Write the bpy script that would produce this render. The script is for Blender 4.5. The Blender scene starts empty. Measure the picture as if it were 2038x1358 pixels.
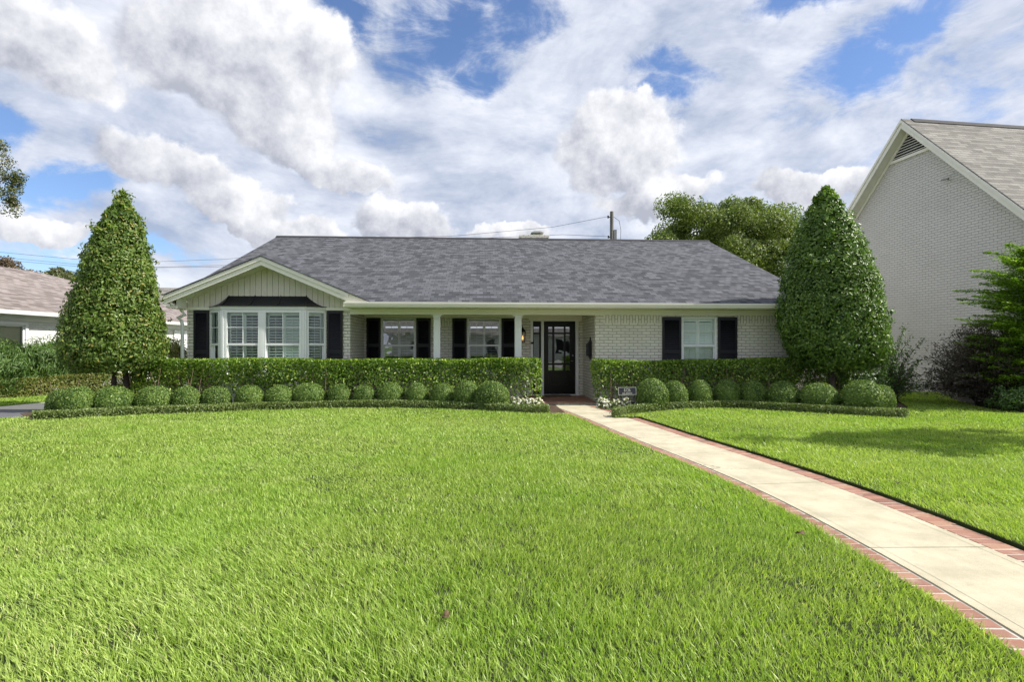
import bpy, bmesh, math, random
import numpy as np
from mathutils import Vector, Matrix
random.seed(7); RNG = np.random.default_rng(11)
R = math.radians
scene = bpy.context.scene
COL = scene.collection
# ------------------------------------------------------------------ camera
H = 1.42; YAW = 0.0566; FPX = 1132.2; CX = 1019.0; HZ = 690.0
SN, CS = math.sin(YAW), math.cos(YAW)
cam_d = bpy.data.cameras.new("camera"); cam = bpy.data.objects.new("camera", cam_d); COL.objects.link(cam)
cam.location = (0, 0, H); cam.rotation_euler = (R(90), 0, -YAW)
cam_d.lens = 20; cam_d.sensor_width = 36; cam_d.shift_y = 11 / 2038; cam_d.clip_start = .05; cam_d.clip_end = 3000
scene.camera = cam
# ------------------------------------------------------------------ light
SUN_EL, SUN_AZ = R(43), R(10)          # azimuth measured from +X towards the viewer (-Y)
sv = Vector((math.cos(SUN_EL) * math.cos(SUN_AZ), -math.cos(SUN_EL) * math.sin(SUN_AZ), math.sin(SUN_EL)))
sd = bpy.data.lights.new("sun", 'SUN'); sd.energy = 4.2; sd.angle = R(.55); sd.color = (1, .955, .87)
so = bpy.data.objects.new("sun", sd); COL.objects.link(so); so.rotation_euler = sv.to_track_quat('Z', 'Y').to_euler(); so.location = (20, -5, 30)
scene.view_settings.view_transform = 'Standard'; scene.view_settings.look = 'None'
scene.view_settings.exposure = 0.82; scene.view_settings.gamma = 1

class G:                                # small node-graph helper
    def __init__(s, tree): s.t = tree; s.n = tree.nodes; s.l = tree.links
    def node(s, typ, **kw):
        n = s.n.new(typ)
        for k, v in kw.items(): setattr(n, k, v)
        return n
    def put(s, sock, v):
        if v is None: return
        if hasattr(v, 'links') or isinstance(v, bpy.types.NodeSocket): s.l.new(v, sock)
        else:
            if isinstance(v, (tuple, list)) and sock.type == 'RGBA' and len(v) == 3: v = (*v, 1)
            sock.default_value = v
    def math(s, op, a, b=None, c=None, clamp=False):
        n = s.node('ShaderNodeMath', operation=op, use_clamp=clamp)
        s.put(n.inputs[0], a); s.put(n.inputs[1], b); s.put(n.inputs[2], c)
        return n.outputs[0]
    def vmath(s, op, a, b=None, out=0):
        n = s.node('ShaderNodeVectorMath', operation=op)
        s.put(n.inputs[0], a)
        if b is not None:
            s.put(n.inputs[3] if op == 'SCALE' else n.inputs[1], b)
        return n.outputs[out]
    def mr(s, v, a, b, c=0., d=1., kind='SMOOTHSTEP'):
        n = s.node('ShaderNodeMapRange', interpolation_type=kind)
        for i, x in enumerate((v, a, b, c, d)): s.put(n.inputs[i], x)
        return n.outputs[0]
    def noise(s, vec, scale, detail=4, rough=.55, dist=0., out='Fac', lac=2.):
        n = s.node('ShaderNodeTexNoise')
        s.put(n.inputs['Vector'], vec); s.put(n.inputs['Scale'], scale); s.put(n.inputs['Detail'], detail)
        s.put(n.inputs['Roughness'], rough); s.put(n.inputs['Distortion'], dist); s.put(n.inputs['Lacunarity'], lac)
        return n.outputs[out]
    def mix(s, f, a, b, blend='MIX'):
        n = s.node('ShaderNodeMix', data_type='RGBA', blend_type=blend)
        s.put(n.inputs[0], f); s.put(n.inputs[6], a); s.put(n.inputs[7], b)
        return n.outputs[2]
    def comb(s, x, y, z=0.):
        n = s.node('ShaderNodeCombineXYZ'); s.put(n.inputs[0], x); s.put(n.inputs[1], y); s.put(n.inputs[2], z)
        return n.outputs[0]
    def sep(s, v):
        n = s.node('ShaderNodeSeparateXYZ'); s.put(n.inputs[0], v); return n.outputs

# ------------------------------------------------------------------ world: Nishita sky with cumulus and high cloud
world = bpy.data.worlds.new("World"); scene.world = world; world.use_nodes = True
def build_world():
    g = G(world.node_tree); g.n.clear()
    out = g.node('ShaderNodeOutputWorld')
    sky = g.node('ShaderNodeTexSky', sky_type='NISHITA', sun_disc=False)
    sky.sun_elevation = SUN_EL; sky.sun_rotation = math.atan2(sv.x, sv.y); sky.air_density = 1.0; sky.dust_density = .3; sky.ozone_density = 2.2
    bg0 = g.node('ShaderNodeBackground'); g.put(bg0.inputs[1], .088)
    skyc = g.mix(1., sky.outputs[0], (.86, .93, 1.10, 1), 'MULTIPLY')
    g.put(bg0.inputs[0], skyc)
    tc = g.node('ShaderNodeTexCoord').outputs['Generated']
    x, y, z = g.sep(tc)[:3]
    az = g.math('ARCTAN2', x, y); el = g.math('ARCSINE', z)
    pos = g.comb(az, el, 0.)
    nw = g.noise(tc, 3.2, 5, .6, out='Color')
    warp = g.vmath('SCALE', g.vmath('SUBTRACT', nw, (.5, .5, .5)), .16)
    nw2 = g.noise(tc, 11., 5, .62, out='Color')
    warp2 = g.vmath('SCALE', g.vmath('SUBTRACT', nw2, (.5, .5, .5)), .075)
    p = g.vmath('ADD', g.vmath('ADD', pos, warp), warp2)
    def ae(px, py):
        u = (px - CX) / FPX; a = math.atan(u)
        return YAW + a, math.atan((HZ - py) / FPX * math.cos(a))
    def blob(px, py, rx, ry, rot=0.):
        a0, e0 = ae(px, py)
        ca = math.cos(a0 - YAW)
        d = g.vmath('SUBTRACT', p, (a0, e0, 0.))
        if rot:
            r = g.node('ShaderNodeVectorRotate', rotation_type='Z_AXIS'); g.put(r.inputs['Vector'], d); g.put(r.inputs['Angle'], R(rot)); d = r.outputs[0]
        d = g.vmath('MULTIPLY', d, (FPX / (rx * ca * ca), FPX / (ry * ca), 0.))
        return d, g.vmath('LENGTH', d, out='Value')
    # high layer: coverage field minus blue openings
    sx = g.vmath('MULTIPLY', tc, (1., 1., 2.1))
    n1 = g.noise(sx, 2.6, 9, .62, .35)
    n2 = g.noise(sx, 9., 7, .66, .5)
    cov = g.math('ADD', g.math('MULTIPLY', n1, .68), g.math('MULTIPLY', n2, .49))
    hole = None
    for a in [(700, 25, 90, 50, 0), (905, 80, 170, 115, 20), (950, 175, 110, 50, 0), (1760, 75, 250, 85, 18), (1310, 165, 110, 45, 0), (1300, 205, 110, 35, 0),
              (20, 255, 110, 50, 0), (110, 372, 200, 50, 8), (250, 515, 300, 40, 0), (150, 160, 90, 35, 0), (430, 160, 90, 35, 0), (1030, 40, 120, 90, 0), (1560, 10, 160, 40, 0), (60, 540, 300, 40, 0)]:
        d, ln = blob(*a[:4], rot=-a[4])
        w = g.mr(ln, 0.15, 1.25, 1., 0.)
        hole = w if hole is None else g.math('MAXIMUM', hole, w)
    cov = g.math('SUBTRACT', cov, g.math('MULTIPLY', hole, .30))
    ahi = g.mr(cov, .30, .52)
    ahi = g.math('MULTIPLY', ahi, .96)
    # relief of the high layer
    off = g.vmath('ADD', sx, (.05, 0., .06))
    n1b = g.noise(off, 2.6, 6, .6, .35)
    rel = g.math('MULTIPLY_ADD', g.math('SUBTRACT', n1, n1b), 2.6, .5)
    n3 = g.noise(sx, 5.5, 5, .55)
    relief = g.math('MULTIPLY_ADD', g.math('ADD', g.math('SUBTRACT', n3, .5), g.math('MULTIPLY', g.math('SUBTRACT', n2, .5), .8)), 1.3, rel, clamp=True)
    chi = g.mix(relief, (.34, .40, .53, 1), (.79, .81, .87, 1))
    # cumulus
    acu = None; sh = None; ws = None
    for a in [(490, 90, 330, 130, -6), (565, 225, 175, 105, 28), (430, 385, 260, 74, 14), (800, 440, 125, 48, 8), (1240, 300, 165, 105, 8), (90, 460, 150, 48, 0),
              (110, 90, 230, 120, 0), (660, 345, 150, 50, 12), (1010, 472, 110, 22, 0), (1330, 400, 150, 45, 0), (560, 455, 210, 34, 0), (1640, 380, 170, 45, 0)]:
        d, ln = blob(*a[:4], rot=a[4])
        w = g.mr(ln, .35, 1.15, 1., 0.)
        l = g.vmath('DOT_PRODUCT', d, (.45, .9, 0.), out='Value')
        w2 = g.math('MULTIPLY', w, w)
        lw = g.math('MULTIPLY', l, w2)
        acu = w if acu is None else g.math('MAXIMUM', acu, w)
        sh = lw if sh is None else g.math('ADD', sh, lw)
        ws = w2 if ws is None else g.math('ADD', ws, w2)
    fbm = g.noise(tc, 7., 9, .62)
    dens = g.math('MULTIPLY_ADD', g.math('SUBTRACT', fbm, .5), 1.75, acu)
    aa = g.mr(dens, .30, .60)
    shade = g.math('DIVIDE', sh, g.math('ADD', ws, .05))
    fb2 = g.noise(g.vmath('ADD', tc, (.022, 0., .026)), 7., 9, .62)
    bump = g.math('MULTIPLY', g.math('SUBTRACT', fbm, fb2), 3.2)
    shade = g.math('ADD', g.math('MULTIPLY_ADD', shade, .62, .52), bump, clamp=True)
    ccu = g.mix(shade, (.39, .41, .48, 1), (.835, .84, .865, 1))
    cl = g.mix(aa, chi, ccu)
    al = g.math('MAXIMUM', ahi, aa)
    # below the horizon plain haze-grey
    hz = g.mr(el, -.02, .10, .55, 0.)
    al = g.math('MAXIMUM', al, hz)
    bg1 = g.node('ShaderNodeBackground'); g.put(bg1.inputs[0], cl); g.put(bg1.inputs[1], .72)
    ms = g.node('ShaderNodeMixShader'); g.put(ms.inputs[0], al); g.l.new(bg0.outputs[0], ms.inputs[1]); g.l.new(bg1.outputs[0], ms.inputs[2])
    g.l.new(ms.outputs[0], out.inputs[0])
build_world()

# ------------------------------------------------------------------ coordinates
def ray(px, py=HZ):
    u = (px - CX) / FPX
    return (u * CS + SN, -u * SN + CS, (HZ - py) / FPX)
def wx(px, Y): r = ray(px); return r[0] * Y / r[1]
def wz(px, py, Y): r = ray(px, py); return H + r[2] * Y / r[1]
def cw(cx, cd): return (cx * CS + cd * SN, -cx * SN + cd * CS)       # camera-aligned ground coords -> world
def gp(px, py, z=0.):                                                # ground point seen at a picture position
    d = (H - z) * FPX / (py - HZ); return cw((px - CX) / FPX * d, d)
def at(px, d): return cw((px - CX) / FPX * d, d)

# ------------------------------------------------------------------ materials
def mat(name):
    m = bpy.data.materials.new(name); m.use_nodes = True; g = G(m.node_tree)
    b = g.n['Principled BSDF']
    return m, g, b
def uvn(g): return g.node('ShaderNodeTexCoord').outputs['UV']
def objn(g): return g.node('ShaderNodeTexCoord').outputs['Object']
def bump(g, b, h, strength, dist=.01):
    n = g.node('ShaderNodeBump'); g.put(n.inputs['Strength'], strength); g.put(n.inputs['Distance'], dist); g.put(n.inputs['Height'], h)
    g.l.new(n.outputs[0], b.inputs['Normal'])
def paint(name, c, rough=.5, var=.08, metal=0., spec=.5):
    m, g, b = mat(name); o = objn(g)
    n = g.noise(o, 2.3, 5, .6); n2 = g.noise(o, 40., 3, .5)
    f = g.math('ADD', g.math('MULTIPLY', n, .7), g.math('MULTIPLY', n2, .3))
    dk = tuple(x * (1 - 2.2 * var) for x in c)
    g.put(b.inputs['Base Color'], g.mix(g.mr(f, .3, .7), (*dk, 1), (*c, 1)))
    g.put(b.inputs['Roughness'], rough); g.put(b.inputs['Metallic'], metal); g.put(b.inputs['Specular IOR Level'], spec)
    bump(g, b, n2, .12, .004)
    return m
def brick(name, c, mortar, w=.2136, h=.0749, ms=.0075, strength=1., var=.10, rot=False, wob=.009):
    m, g, b = mat(name); uv = uvn(g)
    if rot:
        x, y, z = g.sep(uv)[:3]; uv = g.comb(y, x, 0.)
    nz = g.noise(uv, 9., 3, .6, out='Color')
    uvd = g.vmath('ADD', uv, g.vmath('SCALE', g.vmath('SUBTRACT', nz, (.5, .5, .5)), wob * 2))
    def bt(sm):
        t = g.node('ShaderNodeTexBrick', offset=.5, squash=1.)
        g.put(t.inputs['Vector'], uvd); g.put(t.inputs['Scale'], 1.); g.put(t.inputs['Mortar Size'], sm[0]); g.put(t.inputs['Mortar Smooth'], sm[1])
        g.put(t.inputs['Bias'], 0.); g.put(t.inputs['Brick Width'], w); g.put(t.inputs['Row Height'], h)
        g.put(t.inputs['Color1'], (*[x * (1 - var) for x in c], 1)); g.put(t.inputs['Color2'], (*c, 1)); g.put(t.inputs['Mortar'], (*mortar, 1))  # mortar tone darkened further for the shade inside the raked joints
        return t
    t = bt((ms, .15)); t2 = bt((ms * 1.5, .9))
    n = g.noise(uv, 1.1, 6, .65); n2 = g.noise(uv, 60., 3, .6)
    col = g.mix(g.mr(n, .35, .75, 0., .16), t.outputs[0], (c[0] * .55, c[1] * .55, c[2] * .5, 1))
    col = g.mix(.5, col, g.mix(n2, (.75, .75, .75, 1), (1, 1, 1, 1)), 'MULTIPLY')
    g.put(b.inputs['Base Color'], col); g.put(b.inputs['Roughness'], .62); g.put(b.inputs['Specular IOR Level'], .35)
    hgt = g.math('ADD', g.math('SUBTRACT', 1., t2.outputs[1]), g.math('MULTIPLY', n2, .18))
    bump(g, b, hgt, strength, .014)
    return m
def shingle(name, c1, c2, row=.15, w=.30):
    m, g, b = mat(name); uv = uvn(g)
    def bt(w_, off):
        t = g.node('ShaderNodeTexBrick', offset=off, squash=1., offset_frequency=2)
        g.put(t.inputs['Vector'], uv); g.put(t.inputs['Scale'], 1.); g.put(t.inputs['Mortar Size'], .006); g.put(t.inputs['Mortar Smooth'], .1)
        g.put(t.inputs['Bias'], 0.); g.put(t.inputs['Brick Width'], w_); g.put(t.inputs['Row Height'], row)
        g.put(t.inputs['Color1'], (0, 0, 0, 1)); g.put(t.inputs['Color2'], (1, 1, 1, 1)); g.put(t.inputs['Mortar'], (0, 0, 0, 1))
        return t
    a = bt(w, .5); a2 = bt(w * 1.7, .37)
    v = g.math('ADD', g.math('MULTIPLY', a.outputs[0], .8), g.math('MULTIPLY', a2.outputs[0], .2))
    n = g.noise(uv, 1.3, 6, .7); n2 = g.noise(uv, 90., 2, .6)
    v = g.math('ADD', v, g.math('MULTIPLY', g.math('SUBTRACT', n, .5), .22)); v = g.math('ADD', v, g.math('MULTIPLY', g.math('SUBTRACT', n2, .5), .5), clamp=True)
    col = g.mix(v, (*c1, 1), (*c2, 1))
    x, y, z = g.sep(uv)[:3]
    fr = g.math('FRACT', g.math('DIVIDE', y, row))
    # shadow line at the butt edge of every course, darkened into the colour
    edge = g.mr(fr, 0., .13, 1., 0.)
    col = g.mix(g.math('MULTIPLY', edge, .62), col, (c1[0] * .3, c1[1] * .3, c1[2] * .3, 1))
    g.put(b.inputs['Base Color'], col); g.put(b.inputs['Roughness'], .9); g.put(b.inputs['Specular IOR Level'], .2)
    hgt = g.math('ADD', g.math('SUBTRACT', 1., fr), g.math('ADD', g.math('MULTIPLY', v, .6), g.math('MULTIPLY', n2, .3)))
    bump(g, b, hgt, .7, .02)
    return m
def leafmat(name, c1, c2, c3=None, rough=.38, transl=.3, spec=.5, objvar=False):
    m, g, b = mat(name)
    ri = g.node('ShaderNodeNewGeometry').outputs['Random Per Island']
    cr = g.node('ShaderNodeValToRGB'); g.put(cr.inputs[0], ri)
    e = cr.color_ramp.elements; e[0].color = (*c1, 1); e[1].color = (*c2, 1); e[1].position = .85
    if c3: k = cr.color_ramp.elements.new(.97); k.color = (*c3, 1)
    n = g.noise(objn(g), 1.7, 3, .5)
    col = g.mix(g.mr(n, .3, .7, 0., .5), cr.outputs[0], (c2[0] * 1.15, c2[1] * 1.05, c2[2], 1))
    g.put(b.inputs['Base Color'], col); g.put(b.inputs['Roughness'], rough); g.put(b.inputs['Specular IOR Level'], spec)
    tr = g.node('ShaderNodeBsdfTranslucent'); g.put(tr.inputs[0], g.mix(1., col, (1.3, 1.4, .6, 1), 'MULTIPLY'))
    ms = g.node('ShaderNodeMixShader'); g.put(ms.inputs[0], transl)
    g.l.new(b.outputs[0], ms.inputs[1]); g.l.new(tr.outputs[0], ms.inputs[2]); g.l.new(ms.outputs[0], g.n['Material Output'].inputs[0])
    return m
def glassmat(name, tint=(.6, .66, .66), refl=.10):
    m, g, b = mat(name); g.n.remove(b)
    tr = g.node('ShaderNodeBsdfTransparent'); g.put(tr.inputs[0], (*tint, 1))
    gl = g.node('ShaderNodeBsdfGlossy'); g.put(gl.inputs['Roughness'], .015); g.put(gl.inputs[0], (.95, .97, 1, 1))
    n = g.noise(objn(g), 2.5, 2, .5)
    bp = g.node('ShaderNodeBump'); g.put(bp.inputs['Strength'], .12); g.put(bp.inputs['Distance'], .02); g.put(bp.inputs['Height'], n); g.l.new(bp.outputs[0], gl.inputs['Normal'])
    lw = g.node('ShaderNodeFresnel'); g.put(lw.inputs[0], 1.5)
    f = g.math('ADD', g.math('MULTIPLY', lw.outputs[0], 1.0), refl, clamp=True)
    ms = g.node('ShaderNodeMixShader'); g.put(ms.inputs[0], f); g.l.new(tr.outputs[0], ms.inputs[1]); g.l.new(gl.outputs[0], ms.inputs[2])
    g.l.new(ms.outputs[0], g.n['Material Output'].inputs[0])
    return m
def ground(name, c1, c2, scale=2., fine=60., rough=.95, bs=.4, speck=None, joint=None):
    m, g, b = mat(name); o = objn(g)
    n = g.noise(o, scale, 6, .65); n2 = g.noise(o, fine, 4, .65)
    col = g.mix(g.mr(n, .3, .7), (*c1, 1), (*c2, 1))
    col = g.mix(.45, col, g.mix(n2, (.45, .45, .45, 1), (1.3, 1.3, 1.3, 1)), 'MULTIPLY')
    if speck:
        n3 = g.noise(o, 7., 5, .7); col = g.mix(g.mr(n3, .58, .72, 0., .5), col, (*speck, 1))
    g.put(b.inputs['Base Color'], col); g.put(b.inputs['Roughness'], rough); g.put(b.inputs['Specular IOR Level'], .25)
    bump(g, b, n2, bs, .006)
    return m
M = {}
M['trim'] = paint('off-white trim with bounce tint', (.83, .805, .70), .45, .03)  # off-white paint with yellowish bounced light mixed into its colour
M['white'] = paint('white vinyl frame', (.80, .81, .80), .38, .02)
M['siding'] = paint('painted vertical board', (.72, .675, .60), .55, .05)
M['black'] = paint('black shutter paint', (.006, .006, .011), .40, .1, 0., .35)
M['dooredge'] = paint('black door enamel', (.005, .005, .006), .3, .1, 0., .25)
M['awning'] = paint('dark seamed metal', (.018, .018, .030), .42, .15, .2)
M['dark'] = paint('dark interior', (.02, .02, .02), .9, .1)
M['louver'] = paint('interior louver paint', (.82, .85, .82), .5, .02)
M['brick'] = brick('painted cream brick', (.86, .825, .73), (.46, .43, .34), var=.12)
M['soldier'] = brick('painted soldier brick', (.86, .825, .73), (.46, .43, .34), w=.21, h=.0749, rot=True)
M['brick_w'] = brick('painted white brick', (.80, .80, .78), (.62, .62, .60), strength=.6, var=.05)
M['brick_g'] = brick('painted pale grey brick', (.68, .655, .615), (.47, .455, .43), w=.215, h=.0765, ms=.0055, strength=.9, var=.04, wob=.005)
M['shingle'] = shingle('charcoal asphalt_shingle', (.038, .040, .047), (.132, .135, .150), row=.18, w=.17)
M['cap'] = paint('dark ridge shingle', (.028, .028, .033), .85, .2)
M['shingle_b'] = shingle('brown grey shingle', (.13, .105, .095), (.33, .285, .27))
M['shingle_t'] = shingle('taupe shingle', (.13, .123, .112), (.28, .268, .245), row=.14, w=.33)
M['leaf_topiary'] = leafmat('holly leaf', (.030, .066, .012), (.17, .27, .05), (.36, .30, .08), .42, .3, .4)
M['leaf_topiary2'] = leafmat('glossy holly leaf', (.030, .075, .012), (.14, .25, .04), (.32, .42, .11), .38, .3, .45)
M['leaf_ball'] = leafmat('boxwood leaf', (.015, .050, .010), (.17, .27, .06), (.42, .50, .16), .5, .25, .3)
M['leaf_hedge'] = leafmat('hedge leaf', (.020, .062, .010), (.20, .34, .035), (.60, .66, .16), .36, .38, .45)
M['leaf_yellow'] = leafmat('clipped hedge leaf', (.07, .10, .02), (.22, .25, .05), (.33, .24, .12), .5, .3)
M['leaf_border'] = leafmat('dwarf border leaf', (.06, .10, .025), (.19, .26, .07), (.38, .42, .22), .4, .25)
M['leaf_oleander'] = leafmat('narrow green leaf', (.035, .085, .02), (.13, .23, .055), (.24, .34, .10), .45, .3)
M['leaf_oak'] = leafmat('oak leaf', (.045, .085, .014), (.17, .235, .04), (.27, .31, .07), .5, .3)
M['leaf_far'] = leafmat('far magnolia leaf', (.04, .06, .02), (.12, .15, .05), (.24, .15, .08), .4, .25)
M['leaf_red'] = leafmat('bronze leaf', (.07, .05, .03), (.16, .11, .07), (.12, .15, .05), .45, .25)
M['leaf_purple'] = leafmat('dark purple leaf', (.035, .032, .028), (.12, .10, .09), (.15, .16, .08), .45, .2, .4)
M['leaf_layer'] = leafmat('bright fresh leaf', (.05, .12, .010), (.20, .35, .03), (.36, .50, .06), .4, .4, .35)
M['leaf_wispy'] = leafmat('dark wispy leaf', (.03, .07, .018), (.10, .19, .04), None, .4, .25)
M['petal'] = leafmat('white petal', (.80, .80, .76), (.9, .9, .87), None, .6, .2, .3)
M['bark'] = ground('bark', (.055, .045, .035), (.12, .10, .08), 12., 50.)
M['twig'] = ground('twig bark', (.16, .10, .07), (.25, .18, .13), 12., 50.)
M['soil'] = ground('dark soil', (.022, .018, .013), (.045, .037, .026), 3., 40.)
M['mulch'] = ground('brown mulch', (.05, .033, .022), (.11, .075, .05), 6., 50.)
M['lawn'] = ground('lawn soil and thatch', (.022, .035, .008), (.05, .07, .018), 1.2, 90.)
M['far_ground'] = ground('yard ground', (.08, .14, .025), (.12, .19, .04), .4, 30.)
def cracked(m):
    g = G(m.node_tree); b = g.n['Principled BSDF']; src = b.inputs['Base Color'].links[0].from_socket
    o = objn(g); w = g.vmath('ADD', o, g.vmath('SCALE', g.noise(o, 2.2, 5, .7, out='Color'), .5))
    v = g.node('ShaderNodeTexVoronoi', feature='DISTANCE_TO_EDGE'); g.put(v.inputs['Vector'], w); g.put(v.inputs['Scale'], .42)
    f = g.math('MULTIPLY', g.mr(v.outputs['Distance'], .0012, .004, 1., 0.), g.mr(g.noise(o, .8, 2, .5), .45, .55))
    st = g.mr(g.noise(o, 4.5, 6, .75), .60, .72, 0., .45)
    col = g.mix(st, src, (.26, .24, .18, 1))
    g.put(b.inputs['Base Color'], g.mix(g.math('MULTIPLY', f, .8), col, (.12, .11, .09, 1)))
    return m
M['concrete'] = ground('cream broom finished concrete', (.41, .37, .265), (.55, .50, .37), 2.6, 130., .9, .5, speck=(.35, .32, .25)); cracked(M['concrete'])
M['drive'] = ground('pale driveway concrete', (.56, .52, .42), (.66, .62, .52), 1.1, 70.)
M['dark_grey'] = ground('dark grey driveway strip', (.10, .10, .115), (.16, .16, .175), 1.4, 80.)
M['mortar'] = ground('border mortar', (.46, .43, .37), (.60, .56, .48), 8., 100.)
M['street'] = ground('street paving', (.20, .20, .19), (.28, .28, .27), .8, 60.)
M['pole'] = paint('weathered pole wood', (.20, .19, .175), .85, .2)
M['wire'] = paint('wire', (.06, .06, .065), .5, .05)
M['metal'] = paint('galvanised metal', (.30, .30, .29), .4, .1, .6)
M['slate'] = paint('dark sign face', (.045, .045, .065), .4, .15)
M['signedge'] = paint('pale sign border', (.62, .62, .52), .4, .05)
M['mat'] = ground('coir', (.05, .035, .02), (.16, .11, .06), 20., 90.)
M['blind'] = paint('tan vertical blind', (.70, .64, .44), .6, .06)
M['glass'] = glassmat('window glass', (.90, .97, .93), .01)
M['glass_d'] = glassmat('porch window glass', (.75, .80, .80), .22)
M['glass_door'] = glassmat('door glass', (.25, .27, .28), .22)
def bricktop():
    m, g, b = mat('red paver')
    ri = g.node('ShaderNodeNewGeometry').outputs['Random Per Island']
    cr = g.node('ShaderNodeValToRGB'); g.put(cr.inputs[0], ri); e = cr.color_ramp.elements
    e[0].color = (.20, .095, .068, 1); e[1].color = (.38, .215, .135, 1)
    k = e.new(.35); k.color = (.32, .155, .105, 1); k = e.new(.7); k.color = (.27, .14, .105, 1)
    o = objn(g); n = g.noise(o, 9., 6, .7); n2 = g.noise(o, 70., 4, .7)
    col = g.mix(g.mr(n, .52, .70, 0., .55), cr.outputs[0], (.46, .36, .28, 1))
    col = g.mix(.5, col, g.mix(n2, (.5, .5, .5, 1), (1.25, 1.2, 1.2, 1)), 'MULTIPLY')
    g.put(b.inputs['Base Color'], col); g.put(b.inputs['Roughness'], .85); bump(g, b, n2, .4, .004)
    return m
M['paver'] = bricktop()
def grassmat():
    m, g, b = mat('grass blade')
    ri = g.node('ShaderNodeNewGeometry').outputs['Random Per Island']
    cr = g.node('ShaderNodeValToRGB'); g.put(cr.inputs[0], ri); e = cr.color_ramp.elements
    e[0].color = (.16, .26, .032, 1); e[1].color = (.52, .64, .17, 1); e[1].position = .9
    k = e.new(.95); k.color = (.52, .66, .20, 1); k = e.new(.985); k.color = (.66, .60, .32, 1)
    o = objn(g); n = g.noise(o, .55, 4, .6); n2 = g.noise(o, 2.6, 4, .6)
    col = g.mix(g.mr(n, .35, .65, 0., .8), cr.outputs[0], g.mix(ri, (.16, .29, .03, 1), (.42, .58, .11, 1)))
    col = g.mix(g.mr(n2, .5, .72, 0., .5), col, (.48, .56, .20, 1))
    g.put(b.inputs['Base Color'], col); g.put(b.inputs['Roughness'], .42); g.put(b.inputs['Specular IOR Level'], .4)
    tr = g.node('ShaderNodeBsdfTranslucent'); g.put(tr.inputs[0], g.mix(1., col, (1.15, 1.25, .5, 1), 'MULTIPLY'))
    ms = g.node('ShaderNodeMixShader'); g.put(ms.inputs[0], .42)
    g.l.new(b.outputs[0], ms.inputs[1]); g.l.new(tr.outputs[0], ms.inputs[2]); g.l.new(ms.outputs[0], g.n['Material Output'].inputs[0])
    return m
M['grass'] = grassmat()

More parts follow.
